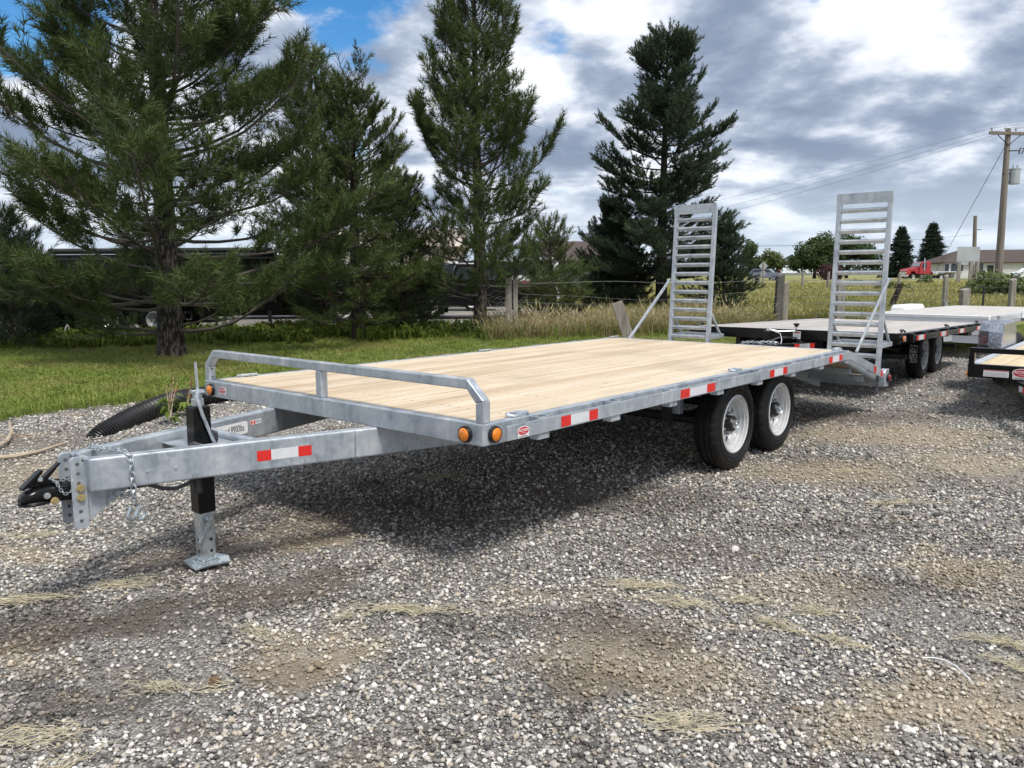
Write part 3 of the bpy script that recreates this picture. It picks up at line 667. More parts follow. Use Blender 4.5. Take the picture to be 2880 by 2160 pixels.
    b = MB(); b.tube([(jx+.004, HW, .90), (jx, HW, 1.055)], .0075, 8)
    b.build('crank_rod', 'zinc', J)
    b = MB(); b.tube([(jx+.02, HW-.03, .902), (jx-.02, HW-.05, .905), (jx-.03, HW-.055, .885), (jx-.01, HW-.058, .80), (jx+.04, HW-.062, .655), (jx+.05, HW-.062, .635)], .0095, 8); b.build('crank_handle', 'zinc', J)
    # cross plate carrying the jack
    b = MB(); b.box(jx-.10, jx+.16, HW-.20, HW+.20, FZ-.05, FZ-.045); b.tube([(jx+.17, HW-.33, FZ-.03), (jx+.17, HW+.33, FZ-.03)], .022, 10); b.build('jack_mount', G, T)
    # wiring: black cable around the jack, conduit, plug under the tongue
    b = MB(); b.tube([(jx+.05, HW-.03, .60), (jx+.062, HW-.055, .66), (jx+.052, HW-.07, .70), (jx+.040, HW-.065, .71), (jx+.036, HW-.06, .68), (jx+.06, HW-.05, .62)], .009, 8)
    b.tube([(jx-.04, HW+.02, .60), (jx-.09, HW-.02, .625), (jx-.06, HW-.06, .66), (jx-.02, HW-.075, .64), (jx+.06, HW-.075, .63), (jx+.12, HW-.10, .62)], .010, 8)
    b.build('cable_loop', 'cable', T)
    b = MB(); b.tube([(-1.06, 1.19, FZ-.165), (-1.02, 1.18, FZ-.175), (-.97, 1.165, FZ-.20), (-.92, 1.14, FZ-.205), (-.87, 1.115, FZ-.185), (-.84, 1.10, FZ-.155), (-.825, 1.09, FZ-.145)], .010, 8)
    b.build('conduit', 'cable', T)
    b = MB(); b.box(-1.12, -1.05, 1.17, 1.20, FZ-.175, FZ-.1535); b.lathe([(0, .0), (.017, .0), (.021, -.012), (.021, -.045), (.024, -.05), (.024, -.075), (.017, -.08), (0, -.08)], 20, 'z', (-.835, 1.092, FZ-.158)); b.build('trailer_plug', 'black_satin', T)
    # ---- coupler channel plates with holes, coupler
    for y0, y1 in ((HW-.072, HW-.062), (HW+.062, HW+.072)):
        b = MB(); b.prism([(-1.350, .372), (-1.338, .360), (-1.298, .360), (-1.286, .372), (-1.286, .676), (-1.298, .688), (-1.338, .688), (-1.350, .676)], 'y', y0, y1); o = b.build('channel_plate', G, T, .003)
        b = MB()
        for k in range(7):
            if k in (3, 4): continue
            z = .655-.043*k
            b.disc((-1.320, y0-.0006, z), (0, -1, 0), .0085, 12)
            b.disc((-1.320, y1+.0006, z), (0, 1, 0), .0085, 12)
        b.disc((-1.297, y0-.0006, .668), (0, -1, 0), .006, 10); b.build('bolt_hole', 'hole_grey', o)
    MB().box(-1.2855, -1.270, HW-.075, HW+.075, .535, .682).build('nose_plate', G, T, .003)
    C = MB()
    def sec(x, zc, wy, hz_, p=3.0, n_=20, bot=None):
        q = []
        for i in range(n_):
            a_ = 2*PI*i/n_; ca, sa = math.cos(a_), math.sin(a_)
            yy = math.copysign(abs(ca)**(2/p), ca)*wy/2; zz = math.copysign(abs(sa)**(2/p), sa)*hz_/2
            if zz < 0: zz *= .85
            q.append((x, HW+yy, zc+zz))
        return q
    secs = [sec(-1.30, .528, .10, .086, 8), sec(-1.372, .530, .098, .084, 6), sec(-1.405, .532, .088, .080, 4), sec(-1.44, .534, .082, .078, 3), sec(-1.475, .533, .088, .074, 2.6), sec(-1.505, .530, .088, .064, 2.4), sec(-1.525, .524, .074, .048, 2.2), sec(-1.536, .518, .045, .026, 2.0)]
    vs = [p for q in secs for p in q]; nn = 20
    fs = [(i*nn+j, i*nn+(j+1) % nn, (i+1)*nn+(j+1) % nn, (i+1)*nn+j) for i in range(len(secs)-1) for j in range(nn)]+[tuple(range(nn))[::-1], tuple(range((len(secs)-1)*nn, len(secs)*nn))]
    C.add(vs, fs, True)
    # flared lip round the ball socket
    lip = [(-1.475+.062*math.cos(a_)*(1.0 if math.cos(a_) < 0 else .9), HW+.050*math.sin(a_), .503) for a_ in [2*PI*i/24 for i in range(24)]]
    C.tube(lip, .007, 6, closed=True)
    C.box(-1.345, -1.296, HW-.0612, HW+.0612, .478, .575)
    cp = C.build('coupler', 'black_paint', T)
    b = MB(); b.prism([(-1.528, .566), (-1.508, .572), (-1.445, .628), (-1.438, .640), (-1.446, .645), (-1.47, .626), (-1.526, .576)], 'y', HW-.022, HW+.022)
    b.prism([(-1.455, .582), (-1.44, .577), (-1.385, .640), (-1.365, .660), (-1.373, .665), (-1.39, .650), (-1.46, .592)], 'y', HW-.018, HW+.018)
    b.prism([(-1.50, .57), (-1.36, .575), (-1.37, .588), (-1.43, .594), (-1.455, .615), (-1.468, .612)], 'y', HW-.012, HW+.012); b.build('latch', 'black_paint', cp, .003)
    b = MB()
    hexbolt(b, (-1.315, HW-.0725, .545), (0, -1, 0), .0135, .014); hexbolt(b, (-1.315, HW-.0725, .503), (0, -1, 0), .0135, .014); hexbolt(b, (-1.412, HW-.043, .505), (0, -1, 0), .0125, .014); b.build('bolt', 'zinc_yellow', cp)
    b = MB(); hexbolt(b, (-1.44, HW-.041, .533), (0, -1, 0), .0105, .012); hexbolt(b, (-1.452, HW-.013, .602), (0, -1, 0), .008, .01); b.cyl((-1.40, HW-.055, .585), (-1.40, HW+.03, .585), .008, n=10)
    chain(b, [(-1.40, HW-.05, .582), (-1.39, HW-.056, .55), (-1.375, HW-.06, .528), (-1.352, HW-.064, .535), (-1.342, HW-.07, .56), (-1.345, HW-.066, .592), (-1.37, HW-.05, .595), (-1.40, HW-.045, .588)], .020, .0018); b.build('latch_chain', 'zinc', cp)
    # ---- safety chains with hooks
    b = MB()
    yx = tb(-1.135, -.010)
    chain(b, [(-1.16, W-1.14, FZ+.004), (-1.20, W-1.19, FZ+.008), (-1.17, HW-.02, FZ+.010), (-1.15, HW-.08, FZ+.008), (-1.137, yx+.02, FZ+.008), (-1.135, yx-.002, FZ-.008), (-1.135, yx-.006, FZ-.08), (-1.134, yx-.006, FZ-.17), (-1.133, yx, FZ-.205), (-1.13, yx+.01, FZ-.24)], .040, .0042)
    chain(b, [(-1.165, 1.19, FZ-.18), (-1.15, 1.185, FZ-.20), (-1.12, 1.17, FZ-.19), (-1.10, 1.165, FZ-.20), (-1.105, 1.16, FZ-.235)], .034, .004); b.build('safety_chain', 'zinc', T)
    b = MB()
    for dx_, dy_ in ((-.012, .02), (.012, -.004), (.028, .012)):
        c0 = Vector((-1.125+dx_, yx+.01+dy_, FZ-.262))
        b.tube([c0+Vector((0, 0, .02))]+arc(c0+Vector((.004, 0, -.022)), PI*.95, PI*2.25, .022, 10, (1, .2, 0), (0, 0, 1)), [.006, .008, .009, .009, .009, .0085, .008, .0075, .007, .006, .005, .003], 8)
    b.build('chain_hook', 'zinc', T)
    b = MB(); hexbolt(b, (-1.17, 1.195, FZ-.18), (0, -1, 0), .014, .02); b.box(-1.20, -1.14, 1.196, 1.206, FZ-.205, FZ-.154); b.build('chain_bracket', G, T)
    b = MB(); z = FZ-.26
    b.tube([(-1.14, 1.17, FZ-.2), (-1.15, 1.16, z), (-1.145, 1.155, z-.08), (-1.12, 1.14, z-.11)], .0016, 5)
    b.tube(arc((-1.09, 1.15, z-.045), 0, 2*PI, .07, 20, (1, .1, 0), (0, .05, .55)), .0014, 5); b.build('breakaway_cable', 'zinc', T)
    # ---- main beams beneath the deck and dovetail
    for y in (.60, W-.66):
        b = MB(); b.prism([(.62, FZ-.15), (LD, FZ-.15), (6.12, .262), (6.12, .40), (LD+.03, FZ), (.62, FZ)], 'y', y, y+.06); b.build('main_beam', G, T, .003)
    for y0, y1 in ((.0, .05), (W-.05, W)):
        b = MB(); b.prism([(LD+.001, FZ), (6.12, .37), (6.12, .475), (LD+.001, ZT-.004)], 'y', y0, y1); b.build('dovetail_rail', G, T, .003)
    dm = MB(); q0, q1 = (LD+.006, ZT-.006), (6.12, .470)
    dm.hexa([(q0[0], -pw/2+.002, q0[1]-.04), (q1[0], -pw/2+.002, q1[1]-.04), (q1[0], pw/2-.002, q1[1]-.04), (q0[0], pw/2-.002, q0[1]-.04), (q0[0], -pw/2+.002, q0[1]), (q1[0], -pw/2+.002, q1[1]), (q1[0], pw/2-.002, q1[1]), (q0[0], pw/2-.002, q0[1])])
    dme = dm.mesh('dovetail_plank')
    for i in range(n): put(dme, 'dovetail_plank', 'deck_wood', T, 0, (0, .052+pw*(i+.5), 0))
    for x in (5.35, 5.75):
        z = FZ-.04+(.33-FZ+.04)*(x-LD)/(6.12-LD); MB().box(x, x+.05, .051, W-.051, z-.03, z+.03).build('dovetail_cross_member', G, T)
    MB().box(6.121, 6.20, -.02, W+.02, .312, .425).build('rear_bumper', G, T, .005)
    for y0, y1 in ((-.085, -.0205), (W+.0205, W+.085)):
        b = MB(); b.prism([(6.05, .325), (6.20, .318), (6.20, .505), (6.09, .505), (6.05, .47)], 'y', *((y0, y1) if y0 < 0 else (y0, y1))); b.build('bumper_end', G, T, .006)
    marker_light(T, (6.155, -.0855, .415), (0, -1, 0), .045, 'red_lens')
    # ---- axles, springs, hangers, wheels
    for x in (2.89, 3.72):
        zc = .35+TILT*x
        b = MB(); b.cyl((x, .3, zc), (x, W-.3, zc), .038, n=12); b.build('axle', 'black_underside', T)
        for y, far in ((.172, False), (W-.172, True)): add_wheel(T, (x, y, zc), far, rot=.4*x)
    for y in (.42, W-.48):
        b = MB()
        for x in (2.89, 3.72):
            b.tube([(x-.36, y+.03, .50), (x-.2, y+.03, .44), (x, y+.03, .41), (x+.2, y+.03, .44), (x+.36, y+.03, .50)], .022, 6)
        b.box(2.47, 2.54, y, y+.06, .40, FZ); b.box(3.26, 3.34, y, y+.06, .42, FZ); b.box(4.06, 4.13, y, y+.06, .42, FZ); b.build('suspension', 'black_underside', T)
    b = MB(); b.box(2.52, 2.58, .36, .42, .46, FZ); b.build('spring_hanger', G, T, .003)
    b = MB(); b.cyl((.95, .55, .62), (2.9, .55, .56), .02, n=8); b.box(.9, 2.6, W-.72, W-.66, .44, .50); b.build('brake_line', 'black_underside', T)
    # ---- ramps
    def ramp(ya, yb, outer):
        x0, zb, ztp, lean = 6.215, .43, 2.345, .06
        X = lambda z: x0+lean*(z-zb)
        P = MB(); wd = .045
        for y in (ya+wd/2, yb-wd/2): P.beam((X(zb), y, zb), (X(ztp-.03), y, ztp-.03), wd, .05, (1, 0, 0))
        rp = P.build('ramp', G, T, .003)
        for k in range(17):
            z = zb+.085+k*.1105; b = MB(); b.beam((X(z), ya+wd+.0005, z), (X(z), yb-wd-.0005, z), .038, .038, (1, 0, .55)); b.build('rung', G, rp, .002)
        b = MB(); b.beam((X(ztp)-.028, ya-.004, ztp-.045), (X(ztp)-.028, yb+.004, ztp-.045), .008, .115, (0, 0, 1)); b.build('top_plate', G, rp, .002)
        b = MB(); zf = .735; xf = X(zf)+.026
        for y in (ya+.012, yb-.012): b.beam((xf, y, zf), (xf+.36, y, zf), .024, .05); b.beam((xf+.004, y, zf+.30), (xf+.27, y, zf+.026), .022, .03, (1, 0, .3))
        b.beam((xf+.345, ya+.0245, zf), (xf+.345, yb-.0245, zf), .03, .06); b.build('ramp_foot', G, rp, .003)
        yo = outer; z1 = 1.44
        b = MB(); b.beam((X(z1)-.01, yo, z1), (5.32, yo, .735), .035, .018, (0, 1, 0)); b.cyl((X(z1), yo-.025, z1), (X(z1), yo+.025, z1), .012, n=10); b.build('support_strut', G, rp, .002)
        b = MB(); b.cyl((x0, ya-.02, zb+.01), (x0, yb+.02, zb+.01), .022, n=12); b.build('hinge', G, rp)
        # hinge ear rounded plate
    ramp(.012, .575, -.012); ramp(W-.575, W-.012, W+.012)
    for y in (-.005, W-.55):
        b = MB(); b.prism([(5.70, .56), (5.76, .575), (5.82, .565), (5.90, .52), (6.1, .48), (6.1, .45), (5.70, .53)], 'y', y, y+.008); b.build('hinge_ear', G, T)
    return T
DX = Vector((math.cos(YAW), math.sin(YAW), 0)); DY = Vector((-math.sin(YAW), math.cos(YAW), 0))
def tw(x, y, z=0.0):      # trailer-row coordinates -> world
    p = Vector((TX, TY, 0))+DX*x+DY*y; return (p.x, p.y, z)
# ------------------------------------------------------------------ ground sheets
def sheet(name, poly, z, mat):
    from mathutils.geometry import tessellate_polygon
    V = [Vector((p[0], p[1], 0)) for p in poly]; tr = []
    for t in tessellate_polygon([V]):
        ar = (V[t[1]]-V[t[0]]).cross(V[t[2]]-V[t[0]]).z
        if abs(ar) > 1e-9: tr.append(tuple(t) if ar > 0 else tuple(t)[::-1])
    me = bpy.data.meshes.new(name); me.from_pydata([(v.x, v.y, z) for v in V], [], tr); me.update(); o = put(me, name, mat); o['kind'] = 'structure'; return o
sheet('ground', [(-2500, -60), (2500, -60), (2500, 4000), (-2500, 4000)], -.012, 'field_soil')
rgE = random.Random(11)
edge_t = [(-16, 7.6), (-9, 7.3), (-5, 7.25), (-2.5, 7.1), (-1, 7.05), (0, 7.0), (1, 7.2), (2.1, 6.8), (4, 6.1), (6.5, 5.0), (9.5, 3.6), (12.5, 2.2), (13.7, 1.2), (17, .3), (22, -2), (32, -6)]
EDGE = [tw(*p)[:2] for p in edge_t]
ed = []
for a, b in zip(EDGE, EDGE[1:]):
    n_ = max(2, int((Vector(b)-Vector(a)).length/.22))
    for i in range(n_):
        q = Vector(a).lerp(Vector(b), i/n_); ed.append((q.x+rgE.uniform(-.09, .09), q.y+rgE.uniform(-.09, .09)))
ed.append(EDGE[-1])
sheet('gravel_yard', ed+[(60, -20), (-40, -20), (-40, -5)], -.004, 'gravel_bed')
E_ = np.array(ed)
def lawn_side(P):   # >0 on the grass side of the edge (array Nx2)
    d = P[:, None, :]-E_[None, ::3, :]; i = np.argmin((d**2).sum(2), 1)*3; i = np.clip(i, 0, len(E_)-4)
    t = E_[i+3]-E_[i]; v = P-E_[i]; return t[:, 0]*v[:, 1]-t[:, 1]*v[:, 0]
fence_line = [(-.15, 18.6), (7.4, 21.7), (12.5, 22.6), (24, 24), (40, 26)]
lawn = ed+[(40, 26), (24, 24), (12.5, 22.6), (7.4, 21.7), (2.2, 19.6), (-.15, 22.6), (-4, 23.0), (-7, 22.4), (-9, 20.4), (-14, 19.3), (-26, 16)]
sheet('lawn', lawn, 0.0, 'lawn_soil')
sheet('back_yard', [(-26, 16.3), (-14, 19.6), (-9, 20.7), (-7, 22.7), (-4, 23.3), (0, 22.9), (2.4, 25), (3, 40), (-10, 60), (-60, 60), (-60, 20)], -.006, 'gravel_bed')
b = MB(); xs = (-80, 320); yy = [(92, -.011), (100, .42), (104, .50), (122, .50), (400, .62)]
b.add([(x, y, z) for x in xs for y, z in yy], [(i, 5+i, 6+i, 1+i) for i in range(4)]); o = b.build('road_bank', 'field_soil'); o['kind'] = 'structure'
b = MB(); b.add([(-80, 106, .506), (320, 112, .506), (320, 119, .506), (-80, 113, .506)], [(0, 1, 2, 3)]); o = b.build('road', 'asphalt'); o['kind'] = 'structure'

# ------------------------------------------------------------------ scattering (geometry nodes)
def scatter(name, pts, rot, scl, idx, sources, mat, label, kind='stuff'):
    srcc = bpy.data.collections.new(name+'_pieces')
    for i, me in enumerate(sources):
        if not me.materials: me.materials.append(M[mat])
        so = bpy.data.objects.new('%s_piece' % name, me); srcc.objects.link(so)
    me = bpy.data.meshes.new(name); n = len(pts); me.vertices.add(n); me.vertices.foreach_set('co', np.asarray(pts, np.float32).ravel())
    for an, dat, ty in (('rot', rot, 'FLOAT_VECTOR'), ('scl', scl, 'FLOAT_VECTOR')):
        a = me.attributes.new(an, ty, 'POINT'); a.data.foreach_set('vector', np.asarray(dat, np.float32).ravel())
    a = me.attributes.new('idx', 'INT', 'POINT'); a.data.foreach_set('value', np.asarray(idx, np.int32))
    o = bpy.data.objects.new(name, me); COL.objects.link(o); me.materials.append(M[mat])
    g = bpy.data.node_groups.new(name, 'GeometryNodeTree')
    g.interface.new_socket('Geometry', in_out='INPUT', socket_type='NodeSocketGeometry'); g.interface.new_socket('Geometry', in_out='OUTPUT', socket_type='NodeSocketGeometry')
    gi, go = g.nodes.new('NodeGroupInput'), g.nodes.new('NodeGroupOutput')
    ip = g.nodes.new('GeometryNodeInstanceOnPoints'); ci = g.nodes.new('GeometryNodeCollectionInfo'); ci.inputs['Collection'].default_value = srcc
    ci.inputs['Separate Children'].default_value = True; ci.inputs['Reset Children'].default_value = True
    def na(nm, t):
        q = g.nodes.new('GeometryNodeInputNamedAttribute'); q.data_type = t; q.inputs['Name'].default_value = nm; return q.outputs['Attribute']
    g.links.new(gi.outputs[0], ip.inputs['Points']); g.links.new(ci.outputs[0], ip.inputs['Instance']); ip.inputs['Pick Instance'].default_value = True
    g.links.new(na('idx', 'INT'), ip.inputs['Instance Index']); g.links.new(na('rot', 'FLOAT_VECTOR'), ip.inputs['Rotation']); g.links.new(na('scl', 'FLOAT_VECTOR'), ip.inputs['Scale'])
    g.links.new(ip.outputs[0], go.inputs[0])
    md = o.modifiers.new('scatter', 'NODES'); md.node_group = g
    tag(o, label, name.replace('_', ' '), None, kind); return o
RN = np.random.RandomState(7)
def pebble_mesh(seed):
    r = np.random.RandomState(seed); bm = bmesh.new(); bmesh.ops.create_icosphere(bm, subdivisions=1 if seed % 3 else 2, radius=.5)
    k = r.randn(5, 3); k /= np.linalg.norm(k, axis=1)[:, None]; am = r.uniform(.06, .22, 5)
    for v in bm.verts:
        q = np.array(v.co); f = 1-sum(max(0, float(q@k[i])/.5-.35)*am[i]*1.6 for i in range(5)); v.co = Vector(q*f*(1+r.uniform(-.05, .05)))
        v.co.z *= .62; v.co.y *= .82
    me = bpy.data.meshes.new('pebble'); bm.to_mesh(me); bm.free()
    me.polygons.foreach_set('use_smooth', [seed % 2 == 0]*len(me.polygons)); me.update(); return me
def gravel():
    def zone(y0, y1, xm, dens, smin, smax):
        # trapezoid a little wider than the view
        A = []; area = (y1-y0)*(2*xm(.5*(y0+y1))); n = int(area*dens)
        y = RN.uniform(y0, y1, n); x = RN.uniform(-1, 1, n)*np.array([xm(t) for t in y])
        s = smin+(smax-smin)*RN.rand(n)**2.2; return np.stack([x, y], 1), s
    zs = [zone(1.3, 4.3, lambda y: .75*y+1.3, 4600, .0075, .028), zone(4.3, 8.5, lambda y: .72*y+.8, 1700, .011, .033), zone(8.5, 17, lambda y: .70*y+.6, 330, .016, .042)]
    P = np.concatenate([z[0] for z in zs]); S = np.concatenate([z[1] for z in zs])
    keep = lawn_side(P) < .02
    for k_ in ('tan', 'soil'):
        for x, y, rx, ry, am in PATCH[k_]:
            d = np.hypot((P[:, 0]-x)/rx, (P[:, 1]-y)/ry); keep &= ~(RN.rand(len(P)) < np.clip(1.05-d, 0, .72)*am*(1 if k_ == 'soil' else .75))
    # dirt patches hold fewer stones
    ph = np.sin(P[:, 0]*1.7+1.3)*np.cos(P[:, 1]*1.3-.4)+.6*np.sin(P[:, 0]*3.9+P[:, 1]*2.3)
    keep &= ~((ph > 1.0) & (RN.rand(len(P)) < .65))
    P, S = P[keep], S[keep]; n = len(P)
    big = RN.rand(n) < .006; S[big] *= 2.0
    pts = np.column_stack([P, S*RN.uniform(.02, .22, n)])
    rot = np.column_stack([RN.uniform(-.5, .5, n), RN.uniform(-.5, .5, n), RN.uniform(0, 6.28, n)])
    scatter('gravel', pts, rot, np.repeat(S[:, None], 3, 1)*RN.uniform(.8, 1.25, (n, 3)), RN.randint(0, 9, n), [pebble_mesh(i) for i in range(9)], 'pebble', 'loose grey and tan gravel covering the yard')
gravel()
def blade_tuft(seed, n, h, spread, width, lean, leafy=False, seedhead=False):
    r = np.random.RandomState(seed); V = []; Fc = []; T_ = []
    for i in range(n):
        a = r.uniform(0, 6.28); rad = spread*math.sqrt(r.rand()); bx, by = rad*math.cos(a), rad*math.sin(a)
        hh = h*r.uniform(.55, 1.1); a2 = r.uniform(0, 6.28); ln = lean*r.uniform(.2, 1.0)*hh; wx, wy = -math.sin(a2)*width, math.cos(a2)*width
        k = len(V); tv = r.rand()
        m1 = (bx+math.cos(a2)*ln*.3, by+math.sin(a2)*ln*.3, hh*.6); tp = (bx+math.cos(a2)*ln, by+math.sin(a2)*ln, hh*(1-.25*lean))
        wf = 1.7 if leafy else .75
        V += [(bx-wx*.6, by-wy*.6, -.01), (bx+wx*.6, by+wy*.6, -.01), (m1[0]-wx*wf, m1[1]-wy*wf, m1[2]), (m1[0]+wx*wf, m1[1]+wy*wf, m1[2]), tp]
        Fc += [(k, k+1, k+3, k+2), (k+2, k+3, k+4)]; T_ += [tv]*5
        if seedhead and r.rand() < .5:
            k = len(V); hw = width*2.2
            V += [(tp[0]-hw, tp[1], tp[2]-.02), (tp[0]+hw, tp[1], tp[2]-.02), (tp[0]+ln*.3*math.cos(a2), tp[1]+ln*.3*math.sin(a2), tp[2]+.10)]; Fc += [(k, k+1, k+2)]; T_ += [1.0]*3
    me = bpy.data.meshes.new('tuft'); me.from_pydata(V, [], Fc); a = me.attributes.new('tint', 'FLOAT', 'POINT'); a.data.foreach_set('value', T_); me.update(); return me
from math import hypot
def in_poly(P, poly):
    x, y = P[:, 0], P[:, 1]; c = np.zeros(len(P), bool); n = len(poly); j = n-1
    for i in range(n):
        xi, yi = poly[i]; xj, yj = poly[j]
        if yi != yj:
            hit = ((yi > y) != (yj > y)) & (x < (xj-xi)*(y-yi)/(yj-yi)+xi); c ^= hit
        j = i
    return c
def grass():
    def spread_pts(x0, x1, y0, y1, dens, poly=None):
        n = int((x1-x0)*(y1-y0)*dens); P = np.column_stack([RN.uniform(x0, x1, n), RN.uniform(y0, y1, n)])
        vis = np.abs(P[:, 0]) < .74*P[:, 1]+1.0; P = P[vis]
        if poly is not None: P = P[in_poly(P, poly)]
        return P
    def sc_(name, P, sources, mat, label, s0, s1):
        n = len(P); s = RN.uniform(s0, s1, n)
        scatter(name, np.column_stack([P, np.zeros(n)]), np.column_stack([RN.uniform(-.15, .15, n), RN.uniform(-.15, .15, n), RN.uniform(0, 6.28, n)]), np.column_stack([s, s, s*RN.uniform(.7, 1.3, n)]), RN.randint(0, len(sources), n), sources, mat, label)
    # mown lawn
    P = np.concatenate([spread_pts(-9, 1, 6.5, 13, 240, lawn), spread_pts(-16, 14, 11, 24, 75, lawn)])
    sc_('lawn_grass', P, [blade_tuft(i, 16, .08, .06, .0035, 1.1) for i in range(5)], 'grass_lawn', 'short mown green grass of the lawn', .5, 1.6)
    # rougher fringe on the gravel edge
    Q = E_[RN.randint(0, len(E_), 2600)]+RN.normal(0, .13, (2600, 2)); Q = Q[(np.abs(Q[:, 0]) < .74*Q[:, 1]+1)]
    sc_('edge_grass', Q, [blade_tuft(20+i, 14, .17, .05, .004, 1.1) for i in range(4)], 'grass_lawn', 'longer unmown grass along the gravel edge', .5, 1.3)
    # weeds in front of the parked dump trailers
    wp = [(-20, 14.6), (-14, 15.2), (-10.5, 16.0), (-7, 16.9), (-4, 17.6), (-.6, 18.4), (-.6, 22.4), (-4, 22.6), (-7, 22.2), (-9, 20.3), (-14, 19.2), (-20, 17.8)]
    P = spread_pts(-19, 0, 15.0, 22.8, 60, wp); P = P[RN.rand(len(P)) < np.clip((P[:, 1]-(17.6+.12*P[:, 0]-.4))/1.6+.9, .12, 1)]; P = P[(np.sin(P[:, 0]*2.1+1)+np.sin(P[:, 1]*3.3+P[:, 0]*1.1)+.7*np.sin(P[:, 0]*5.3)+RN.normal(0, .7, len(P))) > -.2]
    sc_('weeds', P, [blade_tuft(40+i, 13, .27, .13, .012, 1.2, leafy=True) for i in range(5)], 'grass_weed', 'strip of tall leafy green weeds before the parked dump trailers', .3, 1.5)
    # long grass round the fence end
    fp = [(-.6, 17.6), (1.5, 18.2), (5.2, 19.6), (7.2, 21.4), (5, 21.6), (2, 20.6), (-.4, 19.6)]
    P = spread_pts(-1, 8, 17, 22, 45, fp)
    sc_('fence_grass', P, [blade_tuft(60+i, 14, .62, .13, .006, .9, seedhead=True) for i in range(5)], 'grass_dry', 'tall dry grass growing through the wire fence', .55, 1.25)
    sc_('fence_grass_green', P[::2]+RN.normal(0, .2, P[::2].shape), [blade_tuft(70+i, 14, .5, .13, .008, .9) for i in range(4)], 'grass_weed', 'tall green grass growing through the wire fence', .5, 1.1)
    # field
    field = [(2.5, 20.6), (7.6, 22.6), (12.5, 23.4), (24, 25), (60, 29), (80, 91), (5, 91), (3, 40)]
    P = np.concatenate([spread_pts(2, 30, 20, 36, 22, field), spread_pts(3, 50, 34, 60, 6, field), spread_pts(3, 72, 58, 100, 2.2, field)])
    y = P[:, 1]; n = len(P); s = RN.uniform(.75, 1.2, n)*np.where(y > 58, 2.2, np.where(y > 34, 1.5, 1.0)); hz_ = RN.uniform(.7, 1.2, n)*np.where(y > 58, .9, np.where(y > 34, .9, .85))
    ms_ = [blade_tuft(80+i, 26, .62, .22, .010, .75, seedhead=True) for i in range(5)]
    scatter('field_grass', np.column_stack([P, np.zeros(n)]), np.column_stack([RN.uniform(-.1, .1, n), RN.uniform(-.1, .1, n), RN.uniform(0, 6.28, n)]), np.column_stack([s, s, hz_]), RN.randint(0, 5, n), ms_, 'grass_field', 'tall yellow green hay grass of the field beyond the fence')
grass()

# ------------------------------------------------------------------ trees
def mesh_np(name, V, Fv, tint=None, smooth=False):
    """V (n,3), Fv (m,k) with constant k"""
    me = bpy.data.meshes.new(name); V = np.asarray(V, np.float32); Fv = np.asarray(Fv, np.int32); m, k = Fv.shape
    me.vertices.add(len(V)); me.vertices.foreach_set('co', V.ravel()); me.loops.add(m*k); me.loops.foreach_set('vertex_index', Fv.ravel())
    me.polygons.add(m); me.polygons.foreach_set('loop_start', np.arange(0, m*k, k, dtype=np.int32)); me.polygons.foreach_set('loop_total', np.full(m, k, np.int32))
    if tint is not None: a = me.attributes.new('tint', 'FLOAT', 'POINT'); a.data.foreach_set('value', np.asarray(tint, np.float32))
    me.update(calc_edges=True); me.validate(); return me
def frames(D, r):
    D = D/np.linalg.norm(D, axis=1)[:, None]; up = np.where(np.abs(D[:, 2:3]) > .9, np.array([[1., 0, 0]]), np.array([[0, 0, 1.]]))
    A = np.cross(D, up); A /= np.linalg.norm(A, axis=1)[:, None]; B = np.cross(D, A); t = r.uniform(0, 6.28, len(D))[:, None]
    return D, A*np.cos(t)+B*np.sin(t), -A*np.sin(t)+B*np.cos(t)
def tuft_templates(nt_, n, tl, nl, wd, ang, r):
    """needle sprays: axis +x, needles n, twig length tl, needle length nl"""
    T_ = []
    for _ in range(nt_):
        s = r.rand(n)**.8*tl; phi = r.uniform(0, 6.28, n); th = R(1)*r.uniform(ang[0], ang[1], n)*(1-.45*s/tl); l = nl*r.uniform(.7, 1.15, n)
        d = np.column_stack([np.cos(th), np.sin(th)*np.cos(phi), np.sin(th)*np.sin(phi)]); p = np.column_stack([s, s*0, s*0])
        sd = np.cross(d, r.randn(n, 3)); sd /= np.linalg.norm(sd, axis=1)[:, None]
        V = np.stack([p-sd*wd/2, p+sd*wd/2, p+d*l[:, None]], 1); T_.append(V.reshape(-1, 3))
    return T_
def sprays(P, D, S, r, templ, tint):
    """instantiate spray templates at P along D with scale S -> V, F, tint"""
    n = len(P); X, A, B = frames(D, r); k = templ[0].shape[0]; ti = r.randint(0, len(templ), n); TT = np.stack(templ)[ti]*S[:, None, None]
    V = P[:, None, :]+TT[:, :, 0:1]*X[:, None, :]+TT[:, :, 1:2]*A[:, None, :]+TT[:, :, 2:3]*B[:, None, :]
    tn = np.repeat(tint, k)+r.uniform(-.08, .08, n*k)
    return V.reshape(-1, 3), np.arange(n*k).reshape(-1, 3), np.clip(tn, 0, 1)
